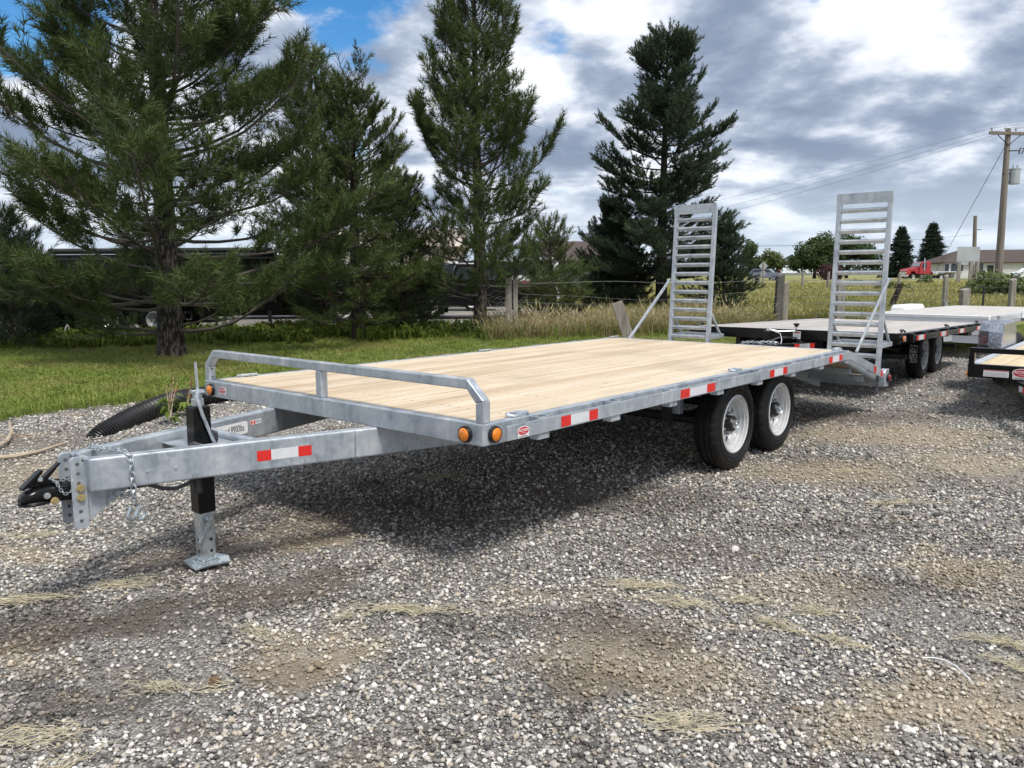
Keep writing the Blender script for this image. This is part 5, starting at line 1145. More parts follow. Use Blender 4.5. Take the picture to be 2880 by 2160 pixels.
def dump_trailer(label, loc, yaw, ln, zb, zt_, wheels, badge=None, wsize=(.38, .235, .215)):
    T = thing('dump_trailer', label, 'trailer', loc, yaw, 'dark trailers parked behind the pines'); B = 'black_paint'; w2 = 2.1
    b = MB(); t = .05
    b.box(0, ln, 0, t, zb, zt_); b.box(0, ln, w2-t, w2, zb, zt_); b.box(0, t, t+.001, w2-t-.001, zb, zt_); b.box(ln-t, ln, t+.001, w2-t-.001, zb, zt_); b.box(t, ln-t, t+.001, w2-t-.001, zb, zb+.05); b.build('dump_box', B, T, .006)
    for k in range(int(ln/.6)+1): x = min(ln-.07, k*.6); MB().box(x, x+.06, -.05, -.001, zb-.02, zt_-.03).build('side_rib', B, T, .004)
    for z in (zt_, zt_-.12):
        MB().box(-.02, ln+.02, -.07, .06, z+.001, z+.055).build('top_rail', 'black_satin', T, .006)
    MB().box(-.02, ln+.02, -.076, -.0705, zt_+.02, zt_+.03).build('chrome_strip', 'chrome', T)
    MB().box(-1.3, ln, .3, .42, zb-.22, zb-.021).build('main_beam', B, T, .004); MB().box(-1.3, ln, w2-.42, w2-.3, zb-.22, zb-.021).build('main_beam', B, T, .004)
    MB().cyl((.1, .1, zt_+.12), (ln-.1, .1, zt_+.12), .07, n=10).build('tarp_roll', 'black_underside', T)
    for x in wheels:
        for y, far in ((.02, False), (w2-.02, True)): add_wheel(T, (x, y, wsize[0]), far, wsize, x*2, False)
    b = MB(); xa, xb = min(wheels)-.5, max(wheels)+.5; b.prism([(xa, zb-.25), (xa+.12, zb-.03), (xb-.12, zb-.03), (xb, zb-.25), (xb-.05, zb-.25), (xb-.16, zb-.07), (xa+.16, zb-.07), (xa+.05, zb-.25)], 'y', -.14, .2); b.build('fender', B, T)
    tape(T, .6, 1.35, -.052, zb+.02, zb+.08, 'wrw', (.33, .66))
    if badge: maker_badge(T, (badge, -.052, (zb+zt_)/2), (1, 0, 0), (0, 0, 1), .26)
    b = MB(); b.tube([(xa-.25, -.05, zb-.2), (xa-.12, -.06, zb-.38), (xa+.05, -.05, zb-.2)], .018, 6); b.build('red_strap', 'red_chain', T)
    b = MB(); b.box(-1.25, -1.15, w2/2-.05, w2/2+.05, 0, zb); b.box(-1.7, -1.3, w2/2-.06, w2/2+.06, zb-.2, zb-.1); b.build('jack', 'black_satin', T)
    return T
def vehicle(name, label, cat, loc, yaw, prof, cabin, wd, mat, wheels, wr=.33, extras=None, group=None, cab_in=.12):
    """side-profile vehicle: prof = lower body outline (x,z), cabin = upper outline; y across, facing -x"""
    T = thing(name, label, cat, loc, yaw, group)
    def taper(poly, y0, y1, inset, zlo, zhi):
        b = MB(); n = len(poly); vs = []
        for s in (0, 1):
            for x, z in poly:
                t = max(0, min(1, (z-zlo)/max(.01, zhi-zlo))); vs.append((x, (y0+inset*t) if s == 0 else (y1-inset*t), z))
        b.add(vs, [tuple(range(n))[::-1], tuple(range(n, 2*n))]+[(i, (i+1) % n, n+(i+1) % n, n+i) for i in range(n)]); return b
    taper(prof, 0, wd, .03, prof[0][1], max(p[1] for p in prof)).build('body', mat, T, .03)
    zl, zh = min(p[1] for p in cabin), max(p[1] for p in cabin)
    taper(cabin, .03, wd-.03, cab_in, zl, zh).build('cabin', mat, T, .03)
    cx = sum(p[0] for p in cabin)/len(cabin); cz = (zl+zh)/2
    # side windows, windscreen
    for s in (0, 1):
        poly = [(cx+(x-cx)*.86, cz+(z-cz)*.66) for x, z in cabin]; b = MB(); n = len(poly); vs = []
        for k in (0, 1):
            for x, z in poly:
                t = (z-zl)/(zh-zl); y = .03+cab_in*t-.004-.004*k; vs.append((x, y if s == 0 else wd-y, z))
        f = [tuple(range(n, 2*n))]+[(i, (i+1) % n, n+(i+1) % n, n+i) for i in range(n)]; b.add(vs, f); b.build('side_window', 'glass_dark', T)
    for x in wheels:
        for y, far in ((.10, False), (wd-.10, True)): add_wheel(T, (x, y, wr), far, (wr, .20, wr*.6), x, False)
    if extras: extras(T)
    return T
def road_things():
    # silver SUV on the road
    Y = 113; p = at(2130, 780, Y)
    def ex(T):
        b = MB(); b.hexa([(1.02, .22, 1.05), (1.02, 1.58, 1.05), (1.06, 1.58, 1.05), (1.06, .22, 1.05), (1.58, .30, 1.52), (1.58, 1.50, 1.52), (1.62, 1.50, 1.52), (1.62, .30, 1.52)]); b.build('windscreen', 'glass_car', T)
        for y in (.1, 1.4): MB().box(-.03, .05, y, y+.32, .72, .88).build('headlight', 'decal_white', T, .02)
        MB().box(-.04, .03, .5, 1.3, .55, .85).build('grille', 'black_satin', T); MB().box(-.06, .2, .05, 1.75, .32, .5).build('bumper', 'grey_plastic', T, .03)
    vehicle('parked_car', 'silver sport utility vehicle on the road behind the diamond sign', 'car', (p.x+3.6, Y, .51), R(150), [(0, .32), (0, .9), (.15, 1.0), (1.1, 1.08), (4.3, 1.08), (4.5, .9), (4.5, .35)], [(.95, 1.08), (1.6, 1.62), (3.7, 1.66), (4.4, 1.08)], 1.82, 'car_paint', (.85, 3.55), .34, ex)
    # white car at the right edge
    Y = 108; p = at(2862, 790, Y)
    vehicle('parked_car', 'white car at the far right edge beside the house', 'car', (p.x+.3, Y, .5), R(8), [(0, .32), (0, .85), (.15, .95), (1.1, 1.02), (4.1, 1.02), (4.3, .9), (4.3, .35)], [(.95, 1.02), (1.6, 1.5), (3.3, 1.52), (4.1, 1.02)], 1.8, 'white_paint', (.85, 3.45), .33)
    # red day-cab truck
    Y = 128; p = at(2552, 790, Y)
    T = thing('semi_truck', 'red day cab truck with a long hood parked before the house', 'truck', (p.x, Y, .52), R(12))
    s = 1.0; MB()
    b = MB(); b.prism([(0, .55), (0, 1.25), (.25, 1.50), (2.2, 1.86), (2.2, .75), (1.75, .75), (1.55, 1.15), (.85, 1.15), (.65, .6)], 'y', .25, 2.05); b.build('hood', 'red_paint', T, .05)
    b = MB(); b.prism([(2.205, .7), (2.205, 1.9), (2.62, 2.62), (4.3, 2.72), (4.35, .7)], 'y', .1, 2.2); b.build('cab', 'red_paint', T, .05)
    b = MB(); b.prism([(2.25, 1.95), (2.60, 2.50), (2.56, 2.52), (2.21, 1.97)], 'y', .22, 2.08); b.build('windscreen', 'glass_car', T)
    for y in (.085, 2.2): MB().prism([(2.6, 1.7), (2.75, 2.45), (3.5, 2.45), (3.5, 1.7)], 'y', y, y+.015).build('side_window', 'glass_dark', T)
    MB().box(-.03, -.001, .6, 1.7, .6, 1.22).build('grille', 'chrome', T, .02); MB().box(-.15, .3, .2, 2.1, .3, .58).build('bumper', 'chrome', T, .03)
    for y in (.28, 1.72): MB().box(-.03, .12, y, y+.3, .85, 1.05).build('headlight', 'decal_white', T, .02)
    MB().cyl((3.0, .0, 1.2), (3.0, .0, 3.25), .075, n=10).build('exhaust_stack', 'chrome', T); MB().box(2.15, 2.25, -.2, .05, 1.9, 2.4).build('mirror', 'red_paint', T)
    MB().box(1.5, 8.5, .75, 1.55, .55, .72).build('frame', 'black_underside', T); MB().cyl((4.6, .2, .75), (5.6, .2, .75), .32, n=14).build('fuel_tank', 'chrome', T)
    for x in (1.2, 6.4, 7.6):
        for y, far in ((.25, False), (2.05, True)): add_wheel(T, (x, y, .25), far, (.5, .28, .29), x, False)
    b = MB(); b.box(4.6, 10.5, .1, 2.2, .95, 1.12); b.build('flat_bed', 'aluminium', T, .02)
    # house
    Y = 132; p = at(2655, 790, Y); h = thing('house', 'white bungalow with brown hip roof and brick chimney behind the sign', 'house', (p.x, Y, 0.5), R(-4))
    wl, dp, hh = 20.5, 9, 2.65
    b = MB(); b.box(0, wl, 0, dp, -.3, hh); wall = b.build('wall', 'house_wall', h)
    b = MB(); o_ = .55; z0, z1 = hh-.02, 4.75
    b.add([(-o_, -o_, z0), (wl+o_, -o_, z0), (wl+o_, dp+o_, z0), (-o_, dp+o_, z0), (4.2, dp/2, z1), (wl-4.2, dp/2, z1), (-o_, -o_, z0-.18), (wl+o_, -o_, z0-.18), (wl+o_, dp+o_, z0-.18), (-o_, dp+o_, z0-.18)],
          [(0, 1, 5, 4), (1, 2, 5), (2, 3, 4, 5), (3, 0, 4), (6, 7, 1, 0), (7, 8, 2, 1), (8, 9, 3, 2), (9, 6, 0, 3), (9, 8, 7, 6)]); rf = b.build('roof', 'roof_brown', h)
    b = MB(); b.box(14.6, 15.5, -.5, .1, -.2, 5.2); b.box(14.5, 15.6, -.58, .18, 5.2, 5.4); ch = b.build('chimney', 'brick_red', h, .02); b = MB(); b.cyl((15.05, -.2, 5.4), (15.05, -.2, 5.7), .15, n=8); b.build('chimney_pot', 'brick_red', ch)
    for x0, x1, z0, z1 in ((1.0, 2.9, 1.0, 2.35), (4.7, 6.1, .35, 2.35), (12.6, 13.9, 1.0, 2.3), (17.0, 18.4, 1.0, 2.3), (-.0, .6, 1.0, 2.3)):
        b = MB(); b.box(x0, x1, -.06, -.002, z0, z1); f = b.build('window', 'black_satin', h); b = MB(); b.box(x0+.1, (x0+x1)/2-.05, -.085, -.062, z0+.1, z1-.1); b.build('pane', 'glass_dark', f); b = MB(); b.box((x0+x1)/2+.05, x1-.1, -.085, -.062, z0+.1, z1-.1); b.build('pane', 'glass_dark', f)
    b = MB(); b.box(6.8, 7.8, -.05, -.002, -.2, 2.1); d = b.build('door', 'black_satin', h); b = MB(); b.cyl((7.7, -.05, 1.0), (7.7, -.12, 1.0), .05, n=8); b.build('handle', 'chrome', d)
    # barn far away
    Y = 300; p = at(2195, 780, Y); b_ = thing('barn', 'distant low barn with red gable and pale roof', 'barn', (p.x+1, Y, 0), R(-8))
    MB().box(0, 20, 0, 10, 0, 1.6).build('wall', 'house_wall', b_); b = MB(); b.prism([(-.5, 1.55), (10.5, 1.55), (5, 3.6)], 'x', -.6, 20); b.build('roof', 'roof_green', b_)
    b = MB(); b.prism([(0, 0), (10, 0), (10, 1.6), (5, 3.4), (0, 1.6)], 'x', -.64, -.61); b.build('gable', 'barn_red', b_)
    # houses and sheds glimpsed through the pines
    p = at(1500, 760, 62); d = thing('house', 'dark blue grey house glimpsed behind the fence end post', 'house', (p.x, 62, 0), R(5))
    MB().box(0, 7, 0, 6, 0, 2.6).build('wall', 'wall_blue', d); b = MB(); b.prism([(-.3, 2.55), (6.3, 2.55), (3, 4.2)], 'x', -.4, 7.4); b.build('roof', 'roof_brown', d)
    f = MB().box(.6, 1.6, -.05, -.002, 1.2, 2.1).build('window', 'decal_white', d); MB().box(.72, 1.48, -.08, -.052, 1.3, 2.0).build('pane', 'glass_dark', f)
    MB().box(-.08, -.001, -.05, .1, 0, 2.6).build('corner_trim', 'decal_white', d)
    p = at(860, 760, 58); d = thing('shop_building', 'long pale beige building glimpsed behind the sparse pine', 'building', (p.x, 58, 0), 0)
    MB().box(0, 11, 0, 12, 0, 3.6).build('wall', 'wall_beige', d); b = MB(); b.prism([(-.4, 3.58), (12.4, 3.58), (6, 5.2)], 'x', -.4, 11.4); b.build('roof', 'wall_beige', d)
    for k in range(3): f = MB().box(1+k*3.4, 3.2+k*3.4, -.05, -.002, .1, 2.7).build('bay_door', 'white_paint', d); MB().box(1.3+k*3.4, 2.9+k*3.4, -.07, -.052, 1.9, 2.3).build('pane', 'glass_dark', f)
    # vans and pickup in the back yard
    def stripe(T): MB().box(.2, 5.0, -.012, -.004, 1.0, 1.18).build('red_stripe', 'red_paint', T)
    p = at(1050, 780, 33); vehicle('parked_van', 'white van with red stripe behind the sparse pine', 'van', (p.x, 33, 0), 0, [(0, .35), (0, 1.0), (.2, 1.15), (1.1, 1.3), (5.2, 1.3), (5.2, .35)], [(.9, 1.3), (1.5, 2.05), (5.1, 2.1), (5.2, 1.3)], 1.9, 'white_paint', (.9, 4.1), .36, stripe, 'vans parked in the back yard', .06)
    p = at(1262, 780, 37); vehicle('parked_van', 'tall white van with red stripe beside the tall pine trunk', 'van', (p.x, 37, 0), 0, [(0, .35), (0, 1.0), (.2, 1.15), (1.1, 1.3), (5.2, 1.3), (5.2, .35)], [(.9, 1.3), (1.5, 2.25), (5.1, 2.3), (5.2, 1.3)], 1.9, 'white_paint', (.9, 4.1), .36, stripe, 'vans parked in the back yard', .06)
    p = at(1375, 800, 29); vehicle('pickup_truck', 'black pickup truck behind the fence end post', 'truck', (p.x+2.2, 29, 0), R(185), [(0, .45), (0, 1.05), (.2, 1.15), (1.5, 1.22), (5.4, 1.22), (5.4, .45)], [(1.4, 1.22), (2.0, 1.85), (3.4, 1.88), (3.7, 1.22)], 1.95, 'black_paint', (1.0, 4.3), .4)
def utility_pole():
    Y = 38; p = at(2808, 780, Y); T = thing('utility_pole', 'wooden utility pole with crossarm and grey transformer', 'utility pole', (p.x, Y, 0), 0)
    top = at(2836, 362, Y); lx = top.x-p.x; H = top.z
    b = MB(); b.cyl((0, 0, -.3), (lx, 0, H), .19, .115, 14); b.build('pole', 'pole_wood', T)
    b = MB(); za = H-.22; b.beam((lx-.95, -.13, za+.02), (lx+1.35, -.13, za-.06), .11, .14); b.build('crossarm', 'pole_wood', T, .01)
    for x, z in ((-.85, .09), (-.20, .07), (.28, .06), (1.2, .02)):
        b = MB(); b.lathe([(0, 0), (.02, 0), (.02, .08), (.06, .09), (.045, .13), (.06, .15), (.04, .20), (0, .20)], 10, 'z', (lx+x, -.13, za+z-.02)); b.build('insulator', 'grey_plastic', T)
    for s in (-1, 1):
        b = MB(); b.beam((lx+s*.55, -.13, za-.08), (lx-.02, -.13, za-.55), .03, .03); b.build('brace', 'black_underside', T)
    zt_ = at(2840, 478, Y).z; xx = lx*.86+.42
    b = MB(); b.cyl((xx, -.05, zt_-.66), (xx, -.05, zt_), .235, n=18); b.cyl((xx, -.05, zt_+.001), (xx, -.05, zt_+.05), .25, n=18); tr = b.build('transformer', 'sign_back', T)
    for k in (-.1, .1): b = MB(); b.cyl((xx+k, -.05, zt_+.05), (xx+k, -.05, zt_+.22), .03, n=8); b.build('bushing', 'grey_plastic', tr)
    b = MB(); b.box(lx*.86-.15, lx*.86+.4, -.09, .0, zt_-.2, zt_-.15); b.build('mounting_band', 'black_underside', tr)
    zf = at(2850, 425, Y).z; b = MB(); b.beam((lx*.92, -.1, zf), (lx*.92+.55, -.12, zf), .05, .05); b.tube([(lx*.92+.5, -.12, zf-.15), (lx*.92+.55, -.12, zf+.12), (lx*.92+.75, -.12, zf+.1), (lx*.92+.62, -.12, zf-.15)], .03, 6); b.build('fuse_cutout', 'cable', T)
    # conductors running to the left (fade away over the field) and to the right
    tops = [Vector((p.x+lx+x, Y-.13, za+z+.16)) for x, z in ((-.85, .07), (-.20, .05), (.28, .04))]
    ends = [at(1590, 640, 150), at(1590, 672, 152), at(1590, 695, 155)]
    for i, (a, e) in enumerate(zip(tops, ends)):
        pts = []
        for k in range(17): t = k/16; q = a.lerp(e, t); q.z -= 1.5*4*t*(1-t)*.6; pts.append(q)
        rgt = a+Vector((18, -14, .8)); pts = [rgt, a.lerp(rgt, .5)-Vector((0, 0, .15))]+pts
        b = MB(); b.tube(pts, [.006]*3+[.006+.0007*k for k in range(16)], 5); tag(b.build('power_line', 'cable'), ['topmost power line running left from the crossarm end', 'middle power line running left from the utility pole', 'lowest power line running left from the utility pole'][i], 'power line', 'power lines')
    a = Vector((p.x+lx*.97, Y, H-.6)); e = at(2600, 800, 60); e.z = 0; b = MB(); b.tube([a, a.lerp(e, .5)-Vector((0, 0, .05)), e], .014, 5); tag(b.build('guy_wire', 'cable'), 'guy wire sloping down left from the pole top', 'wire')
    e = at(2050, 690, 150); a2 = at(2743, 660, 95)
    b = MB(); b.tube([a2.lerp(e, t)-Vector((0, 0, 2.2*t*(1-t))) for t in [k/10 for k in range(11)]], [.012+.003*k for k in range(11)], 5); tag(b.build('power_line', 'cable'), 'low service line sagging left towards the field trees', 'power line', 'power lines')
    # slim far pole
    Y2 = 95; p2 = at(2738, 790, Y2); q2 = at(2743, 607, Y2); S = thing('utility_pole', 'slim far wooden pole rising behind the roadside sign board', 'utility pole', (p2.x, Y2, 0))
    b = MB(); b.cyl((0, 0, 0), (q2.x-p2.x, 0, q2.z), .27, .2, 10); b.build('pole', 'pole_wood', S); b = MB(); b.beam((q2.x-p2.x-.05, 0, q2.z*.8), (q2.x-p2.x+.8, 0, q2.z*.8), .08, .08); b.build('lamp_arm', 'cable', S)
    # big roadside sign seen from behind
    Y3 = 78; a = at(2690, 745, Y3); bb = at(2757, 694, Y3); S = thing('sign_board', 'grey back of a large roadside sign on three posts', 'sign', ((a.x+bb.x)/2, Y3, 0)); hw_ = (bb.x-a.x)/2
    b = MB(); b.box(-hw_, hw_, -.03, .03, a.z, bb.z); b.build('panel', 'sign_back', S)
    for x in (-hw_*.82, hw_*.25, hw_*.82): MB().box(x-.16, x+.16, -.20, -.031, -.3, bb.z-.05 if abs(x) > 1 else a.z+.3).build('post', 'post_wood', S)
    MB().box(-hw_, hw_, -.05, -.031, (a.z+bb.z)/2-.5, (a.z+bb.z)/2-.4).build('stringer', 'sign_back', S)
    # diamond road sign
    Y4 = 80; a = at(2147, 748, Y4); S = thing('road_sign', 'diamond road sign seen from behind on wooden post', 'sign', (a.x, Y4, 0))
    b = MB(); s = .46; b.prism([(0, a.z-s), (s, a.z), (0, a.z+s), (-s, a.z)], 'y', .0, .02); b.build('panel', 'sign_back', S)
    MB().box(-.2, .2, .0, .02, a.z-.95, a.z-.5).build('plate', 'sign_back', S); MB().box(-.07, .07, -.08, -.001, -.2, a.z+.38).build('post', 'post_wood', S)

# ------------------------------------------------------------------ fences, pipe, litter
def fences():
    F = thing('wire_fence', 'page wire farm fence on weathered wooden posts behind the trailers', 'fence', (0, 0, 0))
    def post(x, y, h, w_, mat='post_wood', tilt=(0, 0), d_=None):
        b = MB(); d_ = d_ or w_; tx, ty = tilt
        b.hexa([(x-w_/2, y-d_/2, -.1), (x+w_/2, y-d_/2, -.1), (x+w_/2, y+d_/2, -.1), (x-w_/2, y+d_/2, -.1), (x-w_/2+tx, y-d_/2+ty, h-.03), (x+w_/2+tx, y-d_/2+ty, h+.02), (x+w_/2+tx, y+d_/2+ty, h+.05), (x-w_/2+tx, y+d_/2+ty, h)]); b.build('post', mat, F, .012)
    A, B = (ux(1430, 18.5), 18.5), (ux(2190, 21.5), 21.5)
    post(A[0], A[1], 1.50, .15, 'post_wood', d_=.2); post(A[0]+.16, A[1]+.04, 1.55, .11, 'post_wood')
    post(B[0], B[1], 1.42, .19, 'post_dark', (.05, 0)); post(B[0]+.24, B[1]+.12, 1.22, .15)
    Cx = [(ux(2365, 22.3), 22.3, 1.25, .22, 'post_wood'), (ux(2661, 23.2), 23.2, 1.38, .11, 'post_wood'), (ux(2717, 23.0), 23.0, .98, .22, 'post_wood'), (ux(2850, 23.8), 23.8, 1.25, .15, 'post_wood')]
    for c in Cx: post(c[0], c[1], c[2], c[3], c[4])
    b = MB(); b.tube([(Cx[1][0], Cx[1][1]-.09, 0), (Cx[1][0], Cx[1][1]-.09, .62)], .055, 8); b.build('post_sleeve', 'galvanised', F)
    b = MB(); q = gnd(2785, 880); b.tube([(ux(2770, 23.3), 23.3, 0), (ux(2770, 23.3), 23.3, 1.1)], .03, 6); b.build('steel_post', 'black_underside', F)
    line = [A, B, (Cx[0][0], Cx[0][1]-.1), (Cx[2][0], Cx[2][1]-.13), (Cx[3][0], Cx[3][1]-.1), (30, 25.2)]
    w_ = MB(); hts = [.10, .24, .38, .52, .68, .86, 1.06, 1.30]
    rg = random.Random(3)
    for si, (p, q) in enumerate(zip(line, line[1:])):
        P0, P1 = Vector((*p, 0)), Vector((*q, 0)); ln = (P1-P0).length; nrm = Vector((P1-P0)).cross(Vector((0, 0, 1))).normalized()*.10
        sag = .18 if si == 0 else .03
        for hi, h in enumerate(hts):
            pts = []; ph = rg.uniform(0, 6)
            for k in range(15):
                t = k/14; wob = (.05 if si == 0 else .012)*math.sin(t*9+ph)*math.sin(PI*t); pts.append(P0.lerp(P1, t)+nrm*(1+wob*4)+Vector((0, 0, h-(sag if hi < 7 else .03)*4*t*(1-t)*(.5+.5*h)+wob)))
            w_.tube(pts, .0036 if hi == 7 else .0024, 4)
        nst = int(ln/(.42 if si == 0 else .3))
        for k in range(1, nst):
            t = k/nst; o_ = rg.uniform(-.06, .06) if si == 0 else rg.uniform(-.01, .01); s_ = sag*4*t*(1-t)
            w_.tube([P0.lerp(P1, t)+nrm+Vector((0, 0, hts[0]-s_*.5)), P0.lerp(P1, t)+nrm*1.1+(P1-P0).normalized()*o_+Vector((0, 0, .6-s_*.8)), P0.lerp(P1, t)+nrm+Vector((0, 0, hts[6]-s_))], .0019, 3)
    tag(w_.build('wire_mesh', 'wire', F), None, None, None, 'stuff')
    # loose wire ends curling off the end post
    c_ = MB()
    for k in range(9):
        z = .15+k*.13; r_ = rg.uniform(.25, .6); x, y = A[0], A[1]-.12
        c_.tube([(x, y, z), (x-r_*.6, y-.05, z+.06), (x-r_, y-.12, z-.02+rg.uniform(-.1, .1)), (x-r_*.85, y-.2, z-.16), (x-r_*.3, y-.25, z-.2+rg.uniform(-.1, .05)), (x+rg.uniform(.1, .5), y-.2, max(.05, z-.15))], .0042, 4)
    c_.build('loose_wire', 'wire', F)
    # leaning broken post
    a = at(1735, 850, 17.0); b = MB(); x0, y0 = ux(1772, 17.0), 17.0; P = thing('leaning_post', 'weathered fence post leaning left beside the far ramp', 'fence post', (x0, y0, 0))
    b.beam((.06, 0, -.1), (a.x-x0, 0, a.z), .07, .24, (1, 0, .4)); b.build('post', 'post_wood', P, .01)
    # round posts standing in the field
    lb = ['short field post nearest the diamond sign', 'field post between the diamond sign and the burgundy bush', 'field post in front of the burgundy bush', 'field post just left of the near ramp foot', 'field post right of the near ramp before the left spruce', 'broken dark leaning stump post right behind the near ramp', 'field post at the right edge inside the willow bush', 'thin field post left of the diamond sign']
    for (u, v0, v1, Y, wpx, mt), l in zip(((2136, 770, 800, 72, 6, 'post_wood'), (2258, 763, 803, 62, 7, 'post_wood'), (2330, 764, 815, 52, 8, 'post_wood'), (2353, 790, 850, 40, 12, 'post_dark'), (2529, 769, 840, 40, 9, 'post_wood'), (2502, 800, 878, 24.5, 16, 'bark_dark'), (2846, 788, 852, 33.2, 14, 'post_wood'), (2087, 780, 802, 66, 5, 'post_wood')), lb):
        a = at(u, v0, Y); r_ = wpx*Y/F_PX/2; b = MB(); dx_ = .35 if 'stump' in l else .02
        b.tube([(0, 0, -.1), (dx_*.4, 0, a.z*.5), (dx_, 0, a.z)], [r_*1.05, r_, r_*.92], 9); o = b.build('field_post', mt, None, 0, (a.x, Y, 0)); tag(o, l, 'fence post', 'posts standing in the field')
def pipe():
    a, c = Vector((-3.97, 7.22, .02)), Vector((-3.60, 9.1, .13)); T = None; n = 150; pts = []; rr = []
    m1 = Vector((-3.70, 7.9, .10)); 
    L0, L1 = at(292, 1208, 7.35), at(512, 1146, 8.75)
    P = [Vector((L0.x-.05, L0.y-.1, -.06)), Vector((L0.x, L0.y, .0)), Vector((L0.x*.6+L1.x*.4, 7.95, .085)), Vector((L1.x, L1.y, .115)), Vector((L1.x+.35, L1.y+.6, .10))]
    def cat(t):
        f = t*(len(P)-1); i = min(len(P)-2, int(f)); u = f-i; p0, p1, p2, p3 = P[max(0, i-1)], P[i], P[i+1], P[min(len(P)-1, i+2)]
        return .5*((2*p1)+(p2-p0)*u+(2*p0-5*p1+4*p2-p3)*u*u+(3*p1-p0-3*p2+p3)*u**3)
    k = 46*4
    for i in range(k+1):
        t = i/k; pts.append(cat(t)); ph = i % 4; rr.append((.086 if ph in (0, 1) else .106)*(.82+.18*min(1, t*4)))
    b = MB(); b.tube(pts, rr, 22); tag(b.build('drain_pipe', 'black_satin'), 'black corrugated plastic drain pipe lying on the gravel edge', 'pipe')
def litter():
    rg = random.Random(8)
    def straw(u, v, ln, wd, ang, nb, lb):
        p = gnd(u, v); b = MB(); ln *= .62; wd *= .6; nb = int(nb*.75)
        for i in range(nb):
            t = rg.gauss(0, .30)*ln; o_ = rg.gauss(0, .30)*wd; a = ang+rg.gauss(0, .42); l = ln*rg.uniform(.2, .6); cx, cy = t*math.cos(ang)-o_*math.sin(ang), t*math.sin(ang)+o_*math.cos(ang)
            z0 = rg.uniform(.004, .026); bend = rg.uniform(-.35, .35); pts = []
            for k in range(4):
                s = (k/3-.5)*l; aa = a+bend*(k/3-.5); pts.append((cx+s*math.cos(aa), cy+s*math.sin(aa), max(.008, z0+rg.uniform(-.006, .012)*(k % 3))))
            b.tube(pts, [.0010, .0014, .0012, .0006], 3, cap=False)
        o = b.build('straw_clump', 'straw', None, 0, (p.x, p.y, 0)); tag(o, lb, 'dry grass', 'clumps of dry grass on the gravel')
    data = [(345, 1650, .42, .15, .1, 90, 'dry grass clump just left of and nearer than the jack foot'), (60, 1695, .5, .16, .15, 90, 'dry grass clump at the left edge below the coupler'),
            (455, 1940, .3, .12, -.1, 70, 'dry grass clump lower left of two beside the pine cone'), (615, 1935, .22, .10, .3, 30, 'few dry stalks lying over the pine cone'),
            (720, 1785, .28, .13, -.5, 60, 'small dry grass clump below the jack foot to its right'), (975, 1742, .24, .10, .3, 45, 'tiny dry grass clump left of the long straw streak'), (1150, 1722, .55, .10, -.05, 90, 'long dry grass streak below the front corner of the deck'),
            (95, 2085, .45, .2, .2, 80, 'dry grass clump in the bottom left corner'), (200, 2150, .22, .12, 1.0, 45, 'dry grass clump cut by the bottom edge at left'),
            (1810, 1655, .45, .14, -.25, 110, 'flat dry grass clump left half of the pair below the wheels'), (1920, 1705, .4, .15, -.5, 100, 'flat dry grass clump right half of the pair below the wheels'), (2085, 1697, .28, .10, -.35, 60, 'small dry grass clump right of the pair below the wheels'),
            (2185, 1765, .36, .12, -.75, 80, 'dry grass clump slanting down right at lower right'), (2290, 1728, .30, .14, -.3, 70, 'dry grass clump farthest of three at lower right'), (2360, 1815, .34, .10, -.6, 60, 'dry grass clump nearest of three at lower right'),
            (2830, 1820, .4, .12, -.5, 80, 'dry grass clump at the right edge, farther one'), (2862, 1880, .3, .12, -.6, 60, 'dry grass clump at the right edge, nearer one'), (1920, 2040, .4, .2, -.15, 110, 'dry grass clump near the bottom right of centre'),
            (2530, 1420, .6, .12, 0, 60, 'thin dry grass streak on gravel right of the wheels'), (2400, 1330, .5, .12, 0, 45, 'thin dry grass streak nearest behind the rear wheel'), (1240, 1345, .6, .14, .2, 60, 'dry grass clump in the shade under the deck'), (105, 1512, .5, .12, .1, 50, 'thin dry grass streak under the coupler')]
    for d in data: straw(*d)
    p = gnd(605, 1928); b = MB()
    b.lathe([(0, -.024), (.012, -.02), (.018, -.008), (.016, .008), (.010, .02), (0, .026)], 9, 'x', (0, 0, .018), mod=lambda i, j, r: r*(1.15 if (i+j) % 2 else .85), smooth=False); tag(b.build('pine_cone', 'cone_brown', None, 0, (p.x, p.y, 0)), 'small brown pine cone on the gravel', 'pine cone')
    # bleached sticks on the left
    q = [gnd(u, v) for u, v in ((-10, 1268), (20, 1255), (34, 1235), (28, 1205))]; b = MB(); b.tube([(x.x, x.y, .03+.015*i) for i, x in enumerate(q)], [.016, .018, .016, .008], 7); tag(b.build('dry_stick', 'stick'), 'short curved bleached stick at the left edge', 'stick')
    q = [gnd(u, v) for u, v in ((-30, 1298), (40, 1292), (110, 1278), (185, 1252))]; b = MB(); b.tube([(x.x, x.y, .025) for x in q], [.016, .02, .016, .006], 7); tag(b.build('dry_stick', 'stick'), 'long bleached stick lying at the left edge', 'stick')
    q = [gnd(u, v) for u, v in ((2590, 1870), (2622, 1870), (2655, 1877), (2685, 1893), (2712, 1918), (2735, 1945))]; b = MB(); b.tube([(x.x, x.y, .03) for x in q], [.002, .003, .003, .003, .003, .002], 5); tag(b.build('plastic_strip', 'white_paint'), 'thin white plastic strip curved on the gravel', 'plastic strip')
    p = gnd(2632, 2075); b = MB(); b.tube([(0, -.03, .03), (.004, .0, .045), (0, .03, .03)], .0025, 5); tag(b.build('plastic_strip', 'white_paint', None, 0, (p.x, p.y, 0)), 'tiny white plastic scrap at lower right', 'plastic strip')
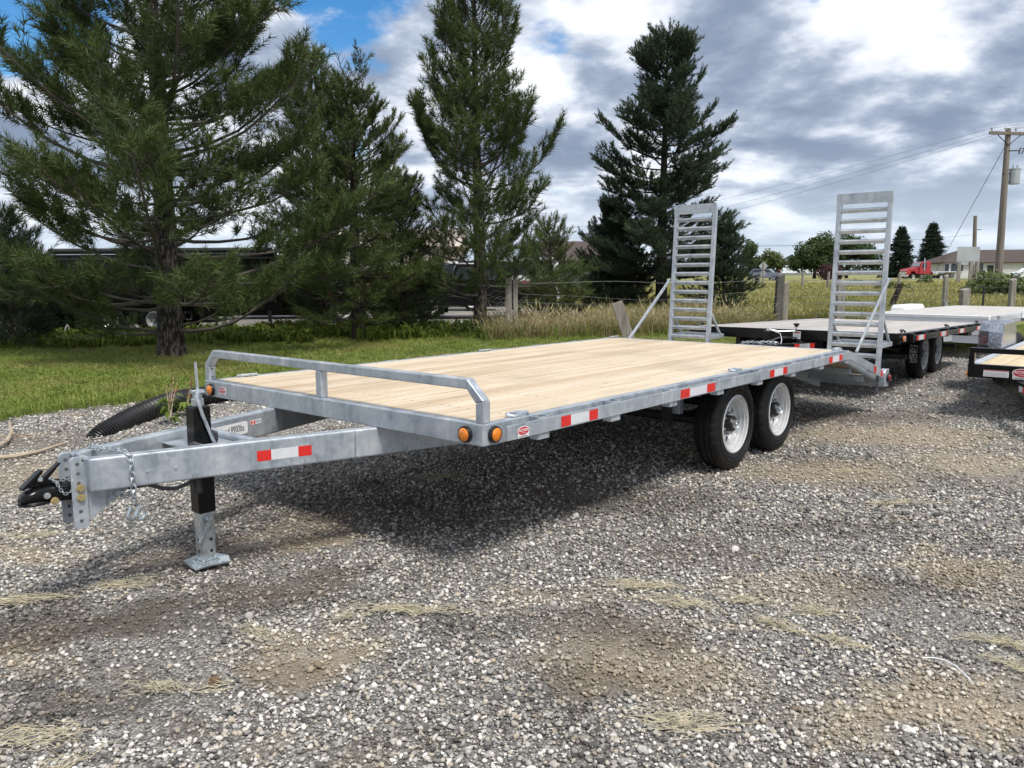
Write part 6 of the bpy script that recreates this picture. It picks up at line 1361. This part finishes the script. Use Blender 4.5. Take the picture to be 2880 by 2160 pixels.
    # rust-brown dock weeds by pipe and fence post
    def dock(p, h, n, lb, sd):
        r = random.Random(sd); T = thing('dock_weed', lb, 'weed', p); s = MB(); f = MB()
        for i in range(n):
            a = r.uniform(0, 6.28); l = h*r.uniform(.6, 1.05); dx_, dy_ = math.cos(a)*l*.25, math.sin(a)*l*.25; s.tube([(0, 0, 0), (dx_*.4, dy_*.4, l*.5), (dx_, dy_, l)], [.006, .005, .002], 4)
            for k in range(26):
                t = .45+.55*k/26; c = Vector((dx_*t, dy_*t, l*t)); e = Vector((r.uniform(-1, 1), r.uniform(-1, 1), r.uniform(-.3, 1)))*.022; g = Vector((r.uniform(-1, 1), r.uniform(-1, 1), r.uniform(-1, 1)))*.018; f.add([c, c+e, c+e+g], [(0, 1, 2)])
        s.build('stem', 'stick', T); tag(f.build('seed_heads', 'rust_weed', T), None, None, None, 'stuff')
        lf = MB()
        for k in range(16):
            a = r.uniform(0, 6.28); l = h*r.uniform(.25, .45); z = h*r.uniform(.05, .5); c = Vector((math.cos(a), math.sin(a), 0)); sd_ = Vector((-c.y, c.x, 0))*.025; lf.add([Vector((0, 0, z)), c*l*.5+sd_+Vector((0, 0, z+.05)), c*l+Vector((0, 0, z-.02)), c*l*.5-sd_+Vector((0, 0, z+.05))], [(0, 1, 2, 3)])
        a_ = lf.build('leaves', 'grass_weed', T)
    p1 = gnd(478, 1192); dock((p1.x, p1.y, 0), .46, 4, 'rust brown dock weed growing beside the drain pipe', 1)
    p1 = gnd(525, 1168); dock((p1.x, p1.y, 0), .42, 4, 'dock weed behind the jack next to the drain pipe', 2)
    dock((ux(1490, 18.2), 18.2, 0), .75, 7, 'rust brown dock weed beside the fence end post', 3)
trees()
road_things(); utility_pole(); fences()
main_trailer(); black_deckover(); white_trailer(); right_trailer()
pb = at(130, 800, 20.6); dump_trailer('black dump trailer with chrome strip behind the largest pine', (pb.x, 20.6, 0), 0, 6.0, .80, 2.05, ((ux(305, 20.6)-pb.x), (ux(430, 20.6)-pb.x)), badge=(ux(672, 20.5)-pb.x))
pb = at(-260, 800, 18.4); dump_trailer('low black dump trailer cut off by the left edge', (pb.x, 18.4, 0), R(-2), 3.0, .62, 1.02, (2.0, 2.88))
pb = at(840, 800, 25.0); dump_trailer('black dump trailer behind the sparse pine', (pb.x, 25.0, 0), R(3), 3.4, .9, 1.55, (1.4, 2.3), badge=2.25)
pb = at(-150, 800, 25.5); dump_trailer('long low black trailer farthest back at left behind the pines', (pb.x, 25.5, 0), R(1), 8.5, .34, 1.9, (4.0, 5.0))
pb = at(640, 800, 27.5); dump_trailer('low black trailer farthest back right of the largest pine', (pb.x, 27.5, 0), R(-1), 7.5, .34, 1.6, (3.6, 4.6))
pipe(); litter()
